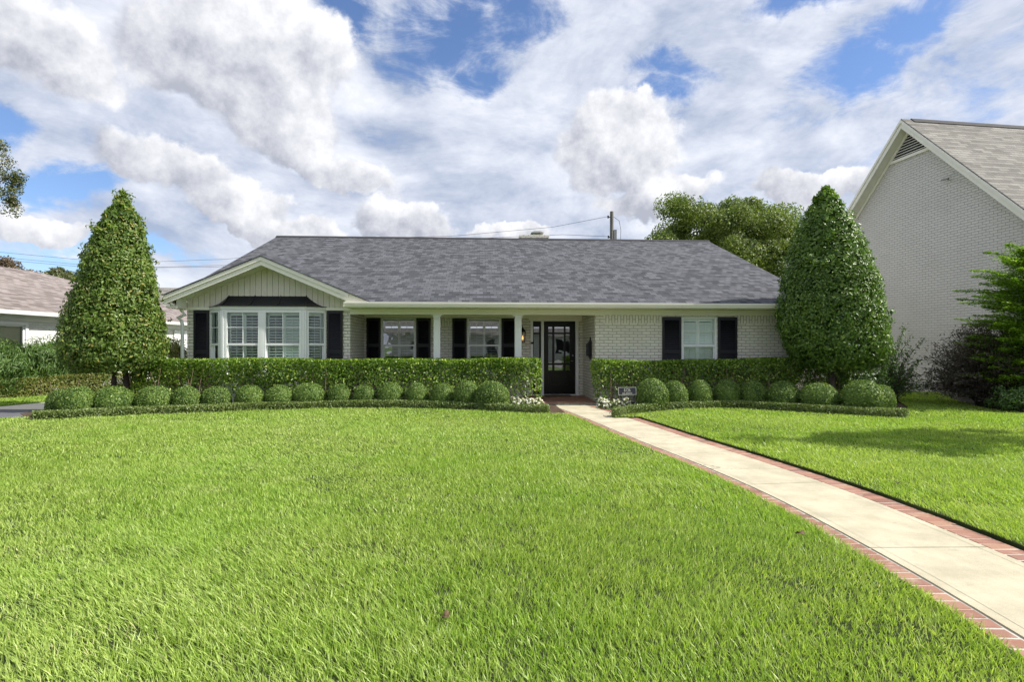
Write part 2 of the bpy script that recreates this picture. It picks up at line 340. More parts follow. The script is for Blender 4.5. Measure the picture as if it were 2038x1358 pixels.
# ------------------------------------------------------------------ object helpers
def tag(o, label=None, cat=None, group=None, kind=None):
    for k, v in (('label', label), ('category', cat), ('group', group), ('kind', kind)):
        if v: o[k] = v
    return o
def thing(name, loc, label, cat, group=None, rot=0., kind=None):
    o = bpy.data.objects.new(name, None); COL.objects.link(o); o.location = loc; o.rotation_euler = (0, 0, rot)
    o.empty_display_size = .2
    return tag(o, label, cat, group, kind)
SPLIT = {'soldier_course', 'seam', 'gable_band', 'insulator', 'gable_siding', 'interior_shutter'}
class MB:
    def __init__(s, off=(0, 0, 0)): s.v = []; s.f = []; s.uv = []; s.off = off
    def face(s, pts, uv=None):
        i = len(s.v); s.v += [tuple(p) for p in pts]; s.f.append(tuple(range(i, i + len(pts))))
        if uv is None:
            a = Vector(pts[1]) - Vector(pts[0]); b_ = Vector(pts[-1]) - Vector(pts[0]); n = a.cross(b_)
            ax = max(range(3), key=lambda k: abs(n[k]))
            uv = [(p[1], p[2]) if ax == 0 else ((p[0], p[2]) if ax == 1 else (p[0], p[1])) for p in pts]
        s.uv += list(uv); return s
    def box(s, x0, x1, y0, y1, z0, z1):
        p = [(x0, y0, z0), (x1, y0, z0), (x1, y1, z0), (x0, y1, z0), (x0, y0, z1), (x1, y0, z1), (x1, y1, z1), (x0, y1, z1)]
        for f in ((0, 3, 2, 1), (4, 5, 6, 7), (0, 1, 5, 4), (1, 2, 6, 5), (2, 3, 7, 6), (3, 0, 4, 7)): s.face([p[k] for k in f])
        return s
    def hull(s, a, b_):                      # prism between two equal polygons
        n = len(a); s.face(list(reversed(a))); s.face(b_)
        for i in range(n): j = (i + 1) % n; s.face([a[i], a[j], b_[j], b_[i]])
        return s
    def prism_y(s, xz, y0, y1): return s.hull([(x, y0, z) for x, z in xz], [(x, y1, z) for x, z in xz])
    def prism_x(s, yz, x0, x1): return s.hull([(x0, y, z) for y, z in yz], [(x1, y, z) for y, z in yz])
    def prism_z(s, xy, z0, z1): return s.hull([(x, y, z0) for x, y in xy], [(x, y, z1) for x, y in xy])
    def tube(s, pts, rad, n=8, cap=True):
        pts = [Vector(p) for p in pts]; rad = rad if isinstance(rad, (list, tuple)) else [rad] * len(pts)
        rings = []
        for i, p in enumerate(pts):
            d = (pts[min(i + 1, len(pts) - 1)] - pts[max(i - 1, 0)]).normalized()
            a = d.cross(Vector((.31, .17, .93)) if abs(d.z) < .95 else Vector((1, .1, 0))).normalized(); b_ = d.cross(a)
            rings.append([tuple(p + rad[i] * (math.cos(t) * a + math.sin(t) * b_)) for t in [2 * math.pi * k / n for k in range(n)]])
        for i in range(len(rings) - 1):
            for k in range(n): j = (k + 1) % n; s.face([rings[i][k], rings[i][j], rings[i + 1][j], rings[i + 1][k]])
        if cap: s.face(list(reversed(rings[0]))); s.face(rings[-1])
        return s
    def lathe(s, cx, cy, prof, n=20):
        rings = [[(cx + r * math.cos(2 * math.pi * k / n), cy + r * math.sin(2 * math.pi * k / n), z) for k in range(n)] for r, z in prof]
        for i in range(len(rings) - 1):
            for k in range(n): j = (k + 1) % n; s.face([rings[i][k], rings[i][j], rings[i + 1][j], rings[i + 1][k]])
        s.face(list(reversed(rings[0]))); s.face(rings[-1]); return s
    def build(s, name, m, parent=None, label=None, smooth=False, bevel=0.):
        if name in SPLIT and s.f:
            key = {}; par = list(range(len(s.f)))
            def find(a):
                while par[a] != a: par[a] = par[par[a]]; a = par[a]
                return a
            for i, f in enumerate(s.f):
                for v in f:
                    k = tuple(round(c, 4) for c in s.v[v])
                    if k in key: par[find(i)] = find(key[k])
                    else: key[k] = i
            gr = {}
            for i in range(len(s.f)): gr.setdefault(find(i), []).append(i)
            if len(gr) > 1:
                st = [0]
                for f in s.f: st.append(st[-1] + len(f))
                o = None
                for ids in gr.values():
                    q = MB(s.off)
                    for i in ids: q.face([s.v[v] for v in s.f[i]], s.uv[st[i]:st[i + 1]])
                    sv_ = SPLIT.copy(); SPLIT.discard(name); o = q.build(name, m, parent, label, smooth, bevel); SPLIT.update(sv_)
                return o
        me = bpy.data.meshes.new(name)
        vs = [(x - s.off[0], y - s.off[1], z - s.off[2]) for x, y, z in s.v]
        me.from_pydata(vs, [], s.f); l = me.uv_layers.new(name='UVMap')
        l.data.foreach_set('uv', [c for u in s.uv for c in u[:2]])
        me.materials.append(m)
        o = bpy.data.objects.new(name, me); COL.objects.link(o)
        if parent: o.parent = parent
        bm = bmesh.new(); bm.from_mesh(me); bmesh.ops.remove_doubles(bm, verts=bm.verts, dist=1e-5); bmesh.ops.recalc_face_normals(bm, faces=bm.faces); bm.to_mesh(me); bm.free()
        if smooth: me.polygons.foreach_set('use_smooth', [True] * len(me.polygons))
        if label: o['label'] = label
        if bevel:
            bv = o.modifiers.new('bevel', 'BEVEL'); bv.width = bevel; bv.segments = 2; bv.limit_method = 'ANGLE'
        return o
def mesh_np(name, V, F, m, parent=None, smooth=False, mats=None, midx=None):
    me = bpy.data.meshes.new(name); n = len(F); k = F.shape[1]
    me.vertices.add(len(V)); me.vertices.foreach_set('co', V.astype(np.float32).ravel())
    me.loops.add(n * k); me.loops.foreach_set('vertex_index', F.astype(np.int32).ravel())
    me.polygons.add(n); me.polygons.foreach_set('loop_start', np.arange(0, n * k, k, dtype=np.int32)); me.polygons.foreach_set('loop_total', np.full(n, k, dtype=np.int32))
    if smooth: me.polygons.foreach_set('use_smooth', np.ones(n, dtype=bool))
    me.update(calc_edges=True)
    for q in (mats or [m]): me.materials.append(q)
    if midx is not None: me.polygons.foreach_set('material_index', midx.astype(np.int32))
    o = bpy.data.objects.new(name, me); COL.objects.link(o)
    if parent: o.parent = parent
    return o
def nrm(a): return a / np.maximum(np.linalg.norm(a, axis=1, keepdims=True), 1e-9)
class PN:                                   # cheap smooth pseudo-noise, about -1..1
    def __init__(s, freq, seed=1, k=7):
        r = np.random.default_rng(seed); s.d = nrm(r.normal(size=(k, 3))) * freq * r.uniform(.6, 1.6, (k, 1)); s.p = r.uniform(0, 6.28, k)
    def __call__(s, P): return np.sin(P @ s.d.T + s.p).sum(1) / math.sqrt(len(s.p)) * .8
def leaves(name, P, N, size, m, parent=None, aspect=.5, spread=.55, fold=.12, jit=.35, droop=0., T0=None, off=(0, 0, 0), rng=RNG):
    n = len(P); N = nrm(N + spread * rng.normal(size=(n, 3)))
    T = rng.normal(size=(n, 3)) if T0 is None else T0 + .5 * rng.normal(size=(n, 3))
    T[:, 2] -= droop
    T = nrm(T - (T * N).sum(1, keepdims=True) * N); B = np.cross(N, T)
    s = (size * (1 + jit * rng.uniform(-1, 1, n)))[:, None]
    P = P - np.array(off)
    V = np.stack([P - T * s * .5, P + B * s * aspect * .5 + N * fold * s - T * s * .05, P + T * s * .5, P - B * s * aspect * .5 + N * fold * s - T * s * .05], 1).reshape(-1, 3)
    i = np.arange(n)[:, None] * 4
    F = np.concatenate([i + np.array([[0, 1, 2]]), i + np.array([[0, 2, 3]])], 1).reshape(-1, 3)
    return mesh_np(name, V, F, m, parent)
def clumps(C, N, per, rad, rng=RNG, squash=1.):
    """points scattered in soft blobs round centres C with outward normals N"""
    n = len(C); P = np.repeat(C, per, 0); NN = np.repeat(N, per, 0)
    d = rng.normal(size=P.shape); d = nrm(d) * (rng.uniform(0, 1, (len(P), 1)) ** .45)
    r = np.repeat(rad * rng.uniform(.7, 1.3, (n, 1)), per, 0) if np.isscalar(rad) else np.repeat(rad[:, None], per, 0)
    d2 = d.copy(); d2[:, 2] *= squash
    return P + d2 * r, nrm(NN * .6 + d)
# ================================================================== GROUND
def sheet(name, poly, z, m, kind='structure', label=None, cat=None, thick=None):
    b = MB()
    if thick: b.prism_z(poly, z - thick, z)
    else: b.face([(x, y, z) for x, y in poly])
    o = b.build(name, m); return tag(o, label, cat, None, kind)
sheet('ground', [(-400, -300), (400, -300), (400, 700), (-400, 700)], 0., M['far_ground'])
def smooth_curve(pts, n=10):
    out = []
    P = [pts[0]] + list(pts) + [pts[-1]]
    for i in range(1, len(P) - 2):
        a, b, c, d = (np.array(P[k], float) for k in (i - 1, i, i + 1, i + 2))
        for t in np.linspace(0, 1, n, endpoint=False):
            out.append(tuple(.5 * (2 * b + (c - a) * t + (2 * a - 5 * b + 4 * c - d) * t * t + (3 * b - a - 3 * c + d) * t ** 3)))
    out.append(tuple(map(float, P[-2]))); return out
# concrete walk: centre line in camera-aligned metres, 0.82 wide
cl = smooth_curve([cw(1.33, 13.55), cw(1.60, 12.3), cw(1.93, 10.6), cw(2.27, 8.6), cw(2.60, 6.9), cw(2.82, 5.4), cw(2.885, 4.0), cw(2.86, 2.8), cw(2.74, 1.2), cw(2.5, -1.5)], 14)
C_ = np.array(cl); d_ = np.gradient(C_, axis=0); d_ = nrm(d_); nR = np.stack([d_[:, 1] * -1, d_[:, 0]], 1)   # left-hand normal of travel towards the viewer = +x side
if nR[0, 0] < 0: nR = -nR
def offs(a): return [tuple(p) for p in (C_ + nR * a)]
W2 = .41; BW = .205
def strip(name, a, b_, z, th, m):
    A, B = offs(a), offs(b_); mb = MB()
    for i in range(len(A) - 1): mb.face([(*A[i], z), (*B[i], z), (*B[i + 1], z), (*A[i + 1], z)])
    for E, s in ((A, 1), (B, -1)):
        for i in range(len(E) - 1): mb.face([(*E[i], z), (*E[i + 1], z), (*E[i + 1], z - th), (*E[i], z - th)])
    return mb.build(name, m)
pa = thing('front_walk', (*cl[60], 0), 'curving walk', 'path', kind='structure'); del pa['label'], pa['category']
def wk(o): o.parent = pa; o.location = -Vector(pa.location); return o
# slabs with joints, each slab an open run of the centre line
arc = np.concatenate([[0], np.cumsum(np.linalg.norm(np.diff(C_, axis=0), axis=1))])
def pt(s, a):
    i = min(np.searchsorted(arc, s) - 1, len(arc) - 2); i = max(i, 0); t = (s - arc[i]) / (arc[i + 1] - arc[i])
    p = C_[i] * (1 - t) + C_[i + 1] * t; n = nR[i] * (1 - t) + nR[i + 1] * t
    return tuple(p + n * a)
L = arc[-1]
joints = [0, 1.6, 3.1, 4.7, 6.2, 7.9, 9.75, 11.35, 12.9, 14.4, L]
mb = MB()
for j in range(len(joints) - 1):
    s0, s1 = joints[j] + (.006 if j else 0), joints[j + 1] - .006
    ss = np.linspace(s0, s1, 9)
    for q in range(8):
        for a0, a1 in ((-W2 + .004, -W2 + .07), (-W2 + .0735, W2 - .0735), (W2 - .07, W2 - .004)):
            zz = .028
            mb.face([(*pt(ss[q], a0), zz), (*pt(ss[q], a1), zz), (*pt(ss[q + 1], a1), zz), (*pt(ss[q + 1], a0), zz)])
        for a in (-W2 + .004, W2 - .004): mb.face([(*pt(ss[q], a), .028), (*pt(ss[q + 1], a), .028), (*pt(ss[q + 1], a), 0), (*pt(ss[q], a), 0)])
    for s_ in (s0, s1): mb.face([(*pt(s_, -W2 + .004), .028), (*pt(s_, W2 - .004), .028), (*pt(s_, W2 - .004), 0), (*pt(s_, -W2 + .004), 0)])
wk(mb.build('concrete_slab', M['concrete']))
mj = strip('mortar_bed', -W2 - BW, W2 + BW, .0195, .0195, M['mortar']); wk(mj)
def border(side):
    r = random.Random(3 + side); mb = MB(); s = .02
    while s < L - .12:
        w = .092 + r.uniform(-.004, .004); a0 = W2 + .010 + r.uniform(0, .004); a1 = W2 + BW - .004 + r.uniform(-.006, .006); z = .023 + r.uniform(-.002, .003); k = .006
        tl = r.uniform(-.004, .004)
        lo = [pt(s, side * a0), pt(s + tl, side * a1), pt(s + w + tl, side * a1), pt(s + w, side * a0)]
        hi = [pt(s + k, side * (a0 + k)), pt(s + k + tl, side * (a1 - k)), pt(s + w - k + tl, side * (a1 - k)), pt(s + w - k, side * (a0 + k))]
        A = [(*p, z - .005) for p in lo]; B = [(*p, z + r.uniform(-.001, .001)) for p in hi]; Z = [(*p, 0.) for p in lo]
        mb.face(B)
        for i in range(4): j = (i + 1) % 4; mb.face([A[i], A[j], B[j], B[i]]); mb.face([Z[i], Z[j], A[j], A[i]])
        s += w + .0115
    return wk(mb.build('brick_edging', M['paver']))
border(1); border(-1)

# lawn outlines ------------------------------------------------------
eL = offs(-W2 - BW + .03); eR = offs(W2 + BW + .02)
bordL_px = [(1092, 818), (1050, 817.5), (1000, 815.5), (950, 812.5), (900, 809.5), (840, 808), (760, 807.5), (660, 808), (560, 811), (500, 813), (380, 817.5), (250, 823), (150, 827.5), (62, 832)]
bordR_px = [(1222, 824), (1262, 817.5), (1330, 812), (1397, 809.5), (1466, 808.7), (1535, 811.5), (1600, 815.5), (1672, 820), (1740, 823.5), (1799, 826)]
def bl(px, lst, z=.08):
    lst = sorted(lst); return gp(px, float(np.interp(px, [a for a, b in lst], [b for a, b in lst])), z)
bordL = [gp(x, y, .11) for x, y in bordL_px]; bordR = [gp(x, y, .11) for x, y in bordR_px]
iL = max(i for i, p in enumerate(eL) if p[1] > bordL[0][1] - .05); iR = max(i for i, p in enumerate(eR) if p[1] > bordR[0][1] - .05)
drive_near = [gp(58, 835), gp(0, 839), gp(-250, 856), gp(-700, 890)]
lawnL = bordL + drive_near + [(-14, -3), (eL[-1][0], -3)] + list(reversed(eL[iL:]))
lawnR = eR[iR:] + [(16, -3), (16, 10.5), gp(2150, 836)] + [gp(2038, 828), gp(1960, 818), gp(1905, 803), gp(1878, 786), gp(1845, 784.5), gp(1790, 788), gp(1778, 797), gp(1808, 815)] + list(reversed(bordR))
def inpoly(P, poly):
    x, y = P[:, 0], P[:, 1]; c = np.zeros(len(P), bool); q = np.array(poly); j = len(q) - 1
    for i in range(len(q)):
        xi, yi = q[i]; xj, yj = q[j]
        with np.errstate(divide='ignore', invalid='ignore'):
            c ^= ((yi > y) != (yj > y)) & (x < (xj - xi) * (y - yi) / (yj - yi) + xi)
        j = i
    return c
sheet('lawn_left', lawnL, .045, M['lawn'], thick=.045)
sheet('lawn_right', lawnR, .045, M['lawn'], thick=.045)
# planting beds
bedL = bordL + [gp(40, 826), gp(95, 818), gp(150, 806)] + [(-8.9, 15.2), (wx(372, 14.05), 14.7), (1.5, 14.7), (eL[iL][0] - .0, eL[0][1] + .4), (eL[iL][0], eL[iL][1])]
bedR = [(eR[iR][0], eR[iR][1]), (wx(1184, 14.05), 14.7), (11.5, 14.7), gp(1788, 787), gp(1780, 797), gp(1812, 815)] + list(reversed(bordR))
sheet('planting_bed_left', bedL, .03, M['mulch'], thick=.03)
sheet('planting_bed_right', bedR, .03, M['mulch'], thick=.03)
sheet('shrub_bed', [gp(2150, 836), gp(2038, 829), gp(1960, 819), gp(1905, 804), gp(1878, 787), gp(2000, 778), gp(2400, 790)], .025, M['soil'], thick=.025)
# driveway
sheet('driveway', drive_near[::-1] + [gp(110, 828), (-8.2, 13.6), (-8.6, 30), (-11.6, 30), (-11.4, 15.6), gp(94, 802), gp(0, 811), gp(-300, 832), gp(-700, 868)], .02, M['drive'], thick=.02)
sheet('driveway_dark_strip', [gp(-700, 889), gp(-250, 855), gp(0, 838.4), gp(58, 834.4), gp(112, 817.5), gp(0, 817.6), gp(-300, 838.5), gp(-700, 874)], .026, M['dark_grey'])  # darker grey sheet over the near part of the driveway
sheet('street', [(-200, -16), (200, -16), (200, -7.2), (-200, -7.2)], .02, M['street'])

# grass blades -------------------------------------------------------
def grass():
    ns = []
    for (y0, y1, dens, w, h) in ((1.2, 3.2, 9000, .0050, .050), (3.2, 4.6, 9500, .0050, .048), (4.6, 7.0, 6200, .0062, .047), (7.0, 10.5, 3400, .0088, .046), (10.5, 18., 2000, .0125, .046)):
        x0, x1 = -.98 * y1 - 2.2, 1.02 * y1 + 2.2
        n = int((x1 - x0) * (y1 - y0) * dens); P = np.stack([RNG.uniform(x0, x1, n), RNG.uniform(y0, y1, n)], 1)
        P = P[(np.abs(P[:, 0] - .05 * P[:, 1]) < .96 * P[:, 1] + 2.2)]
        ns.append((P, w, h))
    out = []
    pn = PN(1.3, 5); pd = PN(3.1, 8); pc = PN(7., 12)
    bare = [(cw((880 - CX) / FPX * 3.15, 3.15), .045)]
    for P, w, h in ns:
        k = inpoly(P, lawnL) | inpoly(P, lawnR); P = P[k]; n = len(P)
        Q = np.concatenate([P, np.zeros((n, 1))], 1)
        hm = 1 + .22 * pd(Q) + .16 * pc(Q)
        keep = RNG.uniform(0, 1, n) < np.clip(.9 + .25 * pc(Q * 1.7), .35, 1)
        for c, r in bare: keep &= ~((np.hypot(P[:, 0] - c[0], P[:, 1] - c[1]) < r) & (RNG.uniform(0, 1, n) < .9))
        P, Q, hm = P[keep], Q[keep], hm[keep]; n = len(P)
        hh = h * np.clip(hm, .55, 1.5) * RNG.uniform(.55, 1.25, n); ww = w * RNG.uniform(.6, 1.25, n)
        th = RNG.uniform(0, 6.283, n) ; lean = RNG.uniform(.15, .95, n)
        wind = np.stack([-.28 + .35 * pn(Q), .12 * pn(Q + 9.)], 1)
        D = np.stack([np.cos(th), np.sin(th)], 1) * lean[:, None] + wind
        out.append((P, D, hh, ww, RNG.uniform(0, 6.283, n)))
    P = np.concatenate([o[0] for o in out]); D = np.concatenate([o[1] for o in out]); hh = np.concatenate([o[2] for o in out]); ww = np.concatenate([o[3] for o in out]); fa = np.concatenate([o[4] for o in out])
    n = len(P); z0 = .042
    S = np.stack([np.cos(fa), np.sin(fa)], 1)
    def pt3(t, side, wf):
        xy = P + D * (hh * t ** 1.25 * .95)[:, None] + S * (side * ww * wf * .5)[:, None]
        z = z0 + hh * (t - .14 * t * t * np.clip(np.linalg.norm(D, axis=1), 0, 1.3))
        return np.concatenate([xy, z[:, None]], 1)
    V = np.stack([pt3(0., -1, .7), pt3(0., 1, .7), pt3(.5, 1, 1.), pt3(.5, -1, 1.), pt3(1., 0, 0)], 1).reshape(-1, 3)
    i = np.arange(n)[:, None] * 5
    F = np.concatenate([i + np.array([[0, 1, 2]]), i + np.array([[0, 2, 3]]), i + np.array([[3, 2, 4]])], 1).reshape(-1, 3)
    o = mesh_np('grass', V, F, M['grass'], smooth=False)
    tag(o, 'short bright green lawn grass on both sides of the walk', 'grass', None, 'stuff')
    print('grass blades', n)
grass()

# ================================================================== MAIN HOUSE
F_, B_ = 14.05, 15.75                        # front wall plane and recessed porch wall plane
EY, EZ = 13.52, 2.46                         # eave line
XL = wx(322, EY); XR = wx(1652, EY)
RY, RZ = 21.0, 5.40
hs = thing('house', ((XL + XR) / 2, F_, 0), 'long single storey painted brick house with charcoal roof, bay window and black shutters', 'house')
def HB(): return MB(hs.location)
def hw(name, mb, m, parent=hs, **k): return mb.build(name, m, parent, **k)
gL, gR = wx(372.5, F_), wx(697, F_); aR = wx(1184, F_); XE = XR - .35
# front gable brick wall with bay opening, right wing wall with window opening
bayL, bayR = wx(420, F_), wx(648, F_)
b = HB(); b.box(gL, bayL, F_, F_ + .2, 0, 2.33); b.box(bayR, gR, F_, F_ + .2, 0, 2.33); b.box(bayL, bayR, F_, F_ + .2, 0, .45)
b.box(gR - .2, gR, F_ + .2, B_, 0, 2.33)                                   # porch return wall
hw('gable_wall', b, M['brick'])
wl, wr = wx(1356, F_), wx(1426, F_)
b = HB(); b.box(aR, wl, F_, F_ + .2, 0, 2.21); b.box(wr, XE, F_, F_ + .2, 0, 2.21); b.box(wl, wr, F_, F_ + .2, 0, .74); b.box(wl, wr, F_, F_ + .2, 2.165, 2.21)
b.box(aR, aR + .2, F_ + .2, B_ + .2, 0, 2.30)
b.box(XE - .2, XE, F_ + .2, 28.4, 0, 2.33)
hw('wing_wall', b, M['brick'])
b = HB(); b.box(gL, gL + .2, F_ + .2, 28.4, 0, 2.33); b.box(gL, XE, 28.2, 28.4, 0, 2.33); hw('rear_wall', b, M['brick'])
# soldier course standing a little proud
b = HB(); b.box(aR + .215, wl - .46, F_ - .004, F_, 2.005, 2.205); b.box(wr + .47, XE, F_ - .004, F_, 2.005, 2.205)
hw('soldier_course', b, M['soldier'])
# porch wall with two window openings and the door opening
w1 = (wx(759, B_), wx(828, B_)); w2 = (wx(930, B_), wx(997, B_)); dl, dr = wx(1056, B_), wx(1151, B_)
xs = [gR - .2, w1[0], w1[1], w2[0], w2[1], dl]
b = HB()
for a, c in ((gR - .2, w1[0]), (w1[1], w2[0]), (w2[1], dl), (dr, aR + .0)): b.box(a, c, B_, B_ + .2, 0, 2.215)
for a, c in (w1, w2): b.box(a, c, B_, B_ + .2, 0, .72)
b.box(gR - .2, aR, B_, B_ + .2, 2.215, 2.34)
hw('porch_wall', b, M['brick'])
b = HB(); b.box(w1[1] + .40, w2[0] - .43, B_ - .004, B_, 2.005, 2.205); hw('soldier_course', b, M['soldier'])
# header trim along the porch wall, door header
b = HB(); b.box(gR, dl - .05, B_ - .03, B_ - .004, 2.208, 2.285); b.box(dl - .05, wx(1158, B_), B_ - .05, B_ - .004, 2.145, 2.285)
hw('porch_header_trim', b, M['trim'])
# porch ceiling, beam, soffit
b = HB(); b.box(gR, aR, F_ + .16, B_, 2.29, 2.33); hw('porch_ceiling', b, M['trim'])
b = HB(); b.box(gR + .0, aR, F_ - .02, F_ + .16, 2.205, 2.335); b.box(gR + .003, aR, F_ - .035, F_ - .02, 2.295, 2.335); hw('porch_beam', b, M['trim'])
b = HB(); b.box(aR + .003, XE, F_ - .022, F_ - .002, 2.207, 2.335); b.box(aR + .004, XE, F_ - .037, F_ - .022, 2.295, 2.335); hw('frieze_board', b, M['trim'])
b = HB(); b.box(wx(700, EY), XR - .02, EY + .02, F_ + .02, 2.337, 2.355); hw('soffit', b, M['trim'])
# main roof
pit = (RZ - EZ) / (RY - EY); sl = math.hypot(RY - EY, RZ - EZ)
b = HB()
PX, PZ, gs = wx(519.5, EY), wz(519.5, 508.5, EY), .422
glx = wx(326, EY); grx = PX + (PZ - EZ) / gs; vly = EY + (PZ - EZ) / pit
zle = PZ - gs * (PX - XL); yle = EY + max(zle - EZ, .05) / pit
fp = [(grx, EY - .03, EZ), (XR, EY - .03, EZ), (XR, RY, RZ), (XL, RY, RZ), (XL, yle + .02, EZ + (yle + .02 - EY) * pit), (PX, vly - .04, PZ - .04 * pit)]
b.face(fp, [(x, (y - EY) / (RY - EY) * sl) for x, y, z in fp])
b.face([(XL, RY, RZ), (XR, RY, RZ), (XR, 2 * RY - EY, EZ), (XL, 2 * RY - EY, EZ)], [(XL, sl), (XR, sl), (XR, 0), (XL, 0)])
b.face([(XL, yle, EZ + (yle - EY) * pit - .05), (XL, yle, EZ + (yle - EY) * pit), (XL, RY, RZ), (XL, RY, RZ - .05)])
b.face([(XR, EY - .03, EZ - .03), (XR, RY, RZ - .05), (XR, RY, RZ), (XR, EY - .03, EZ)])
b.face([(grx, EY - .03, EZ), (grx, EY - .03, EZ - .03), (XR, EY - .03, EZ - .03), (XR, EY - .03, EZ)])
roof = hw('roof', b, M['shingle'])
b = HB(); b.prism_x([(RY - .16, RZ - .05), (RY, RZ + .035), (RY + .16, RZ - .05)], XL - .02, XR + .02); hw('ridge_cap', b, M['cap'], roof)
for X, s in ((XL, 1), (XR, -1)):
    b = HB()
    for y0, z0, y1, z1 in ((EY if s == -1 else yle, EZ if s == -1 else EZ + (yle - EY) * pit, RY, RZ), (2 * RY - EY, EZ, RY, RZ)):
        b.hull([(X, y0, z0 - .25), (X, y1, z1 - .25), (X, y1, z1 - .06), (X, y0, z0 - .06)], [(X + s * .03, y0, z0 - .25), (X + s * .03, y1, z1 - .25), (X + s * .03, y1, z1 - .06), (X + s * .03, y0, z0 - .06)])
    hw('rake_board', b, M['trim'])
    b = HB(); x2 = (gL if s == 1 else XE)
    b.prism_x([(F_ + .0, 2.33), (2 * RY - F_, 2.33), (RY, RZ - .18)], *(sorted((x2, x2 + s * .15)))); hw('side_gable', b, M['siding'])
# front gable: siding, rakes, roof
PX, PZ = wx(519.5, EY), wz(519.5, 508.5, EY)
gs = .422
glx = wx(326, EY); glz = PZ - gs * (PX - glx); grx = PX + (PZ - EZ) / gs
gy = EY + (PZ - EZ) / pit + .15
b = HB(); Lr = math.hypot(1, gs)
for x1 in (glx - .02, grx):
    z1 = PZ - gs * abs(x1 - PX); a = abs(x1 - PX) * Lr
    b.face([(PX, EY - .05, PZ), (x1, EY - .05, z1), (x1, gy, z1), (PX, gy, PZ)], [(0, a), (0, 0), (gy - EY, 0), (gy - EY, a)])
    b.face([(PX, EY - .05, PZ), (x1, EY - .05, z1), (x1, EY - .05, z1 - .025), (PX, EY - .05, PZ - .025)])
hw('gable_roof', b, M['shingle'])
sp = [(PX, PZ - .22)]
b = HB()
TZ = 2.335
b.prism_y([(glx + .35 * 0 + .0, TZ)] if 0 else [(gL, 2.36), (gR, 2.36), (gR, PZ - .12 - gs * (gR - PX)), (PX, PZ - .12), (gL, PZ - .12 - gs * (PX - gL))], F_, F_ + .1)
sid = hw('gable_siding', b, M['siding'])
# board grooves: battens of shadow are real gaps between thin boards
b = HB(); x = gL + .01; pitch_b = .134
while x < gR - .02:
    x1 = min(x + pitch_b - .012, gR - .02)
    t0 = PZ - .16 - gs * abs(x - PX); t1 = PZ - .16 - gs * abs(x1 - PX)
    poly = [(x, 2.362), (x1, 2.362), (x1, t1), (x, t0)]
    if x < PX < x1: poly = [(x, 2.362), (x1, 2.362), (x1, t1), (PX, PZ - .16), (x, t0)]
    b.prism_y(poly, F_ - .016, F_ + .001); x += pitch_b
hw('siding_board', b, M['siding'], sid)
b = HB(); b.box(gL - .03, bayL - .02, F_ - .045, F_ + .0, 2.295, 2.36); b.box(bayR + .02, gR + .03, F_ - .045, F_ + .0, 2.295, 2.36); hw('gable_band', b, M['trim'])
def rake(mb, x0, x1, y0, y1, t, bt):
    z = lambda x: PZ - gs * abs(x - PX)
    mb.hull([(x0, y0, z(x0) - bt), (x1, y0, z(x1) - bt), (x1, y0, z(x1) - t), (x0, y0, z(x0) - t)], [(x0, y1, z(x0) - bt), (x1, y1, z(x1) - bt), (x1, y1, z(x1) - t), (x0, y1, z(x0) - t)])
b = HB()
for x1 in (glx, gR + .08):
    rake(b, PX, x1, EY, EY + .03, .026, .225); rake(b, PX, x1, EY - .03, EY - .001, .026, .115)
zq = lambda x: PZ - .026 - gs * (x - PX)
b.prism_y([(gR + .0801, EZ + .003), (grx - .06, EZ + .003), (gR + .0801, zq(gR + .08))], EY, EY + .03)
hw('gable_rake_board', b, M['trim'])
b = HB()
for x1 in (glx, gR + .3): rake(b, PX, x1, EY + .031, F_ - .002, .18, .20)
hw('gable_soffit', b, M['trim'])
# cornice return under the lower left end of the gable
b = HB(); zb = glz - .22; b.box(glx + .26, gL, EY + .05, F_ - .02, 2.36, glz + .06); b.box(glx + .01, gL + .02, EY + .06, F_ + .3, 2.315, 2.36)
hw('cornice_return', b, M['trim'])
b = HB(); gR2 = wx(686, EY); b.prism_y([(gR2, 2.34), (gR + .25, 2.34), (gR + .25, PZ - .21 - gs * (gR + .25 - PX)), (gR2, PZ - .21 - gs * (gR2 - PX))], EY + .032, F_ - .02)
hw('cornice_return', b, M['trim'])
# gutters and downspout
prof = [(0, 0), (-.07, 0), (-.095, .03), (-.10, .065), (-.118, .075), (-.122, .118), (-.112, .122), (-.105, .085), (-.08, .075), (-.02, .03), (0, .03)]
b = HB(); b.prism_x([(EY - .005 + a, 2.335 + c) for a, c in prof], gR2, XR - .05); b.box(gR2, gR2 + .004, EY - .125, EY - .003, 2.34, 2.455)
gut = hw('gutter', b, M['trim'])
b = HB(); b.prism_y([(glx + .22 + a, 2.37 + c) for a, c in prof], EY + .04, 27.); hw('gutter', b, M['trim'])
b = HB(); dx = gL - .07
b.tube([(glx + .17, F_ - .10, 2.37), (glx + .18, F_ - .10, 2.27), (glx + .26, F_ - .10, 2.18), (dx - .10, F_ - .09, 2.10), (dx - .02, F_ - .08, 2.03), (dx, F_ - .08, 1.93), (dx, F_ - .08, .12)], .042, 8)
hw('downspout', b, M['white'])
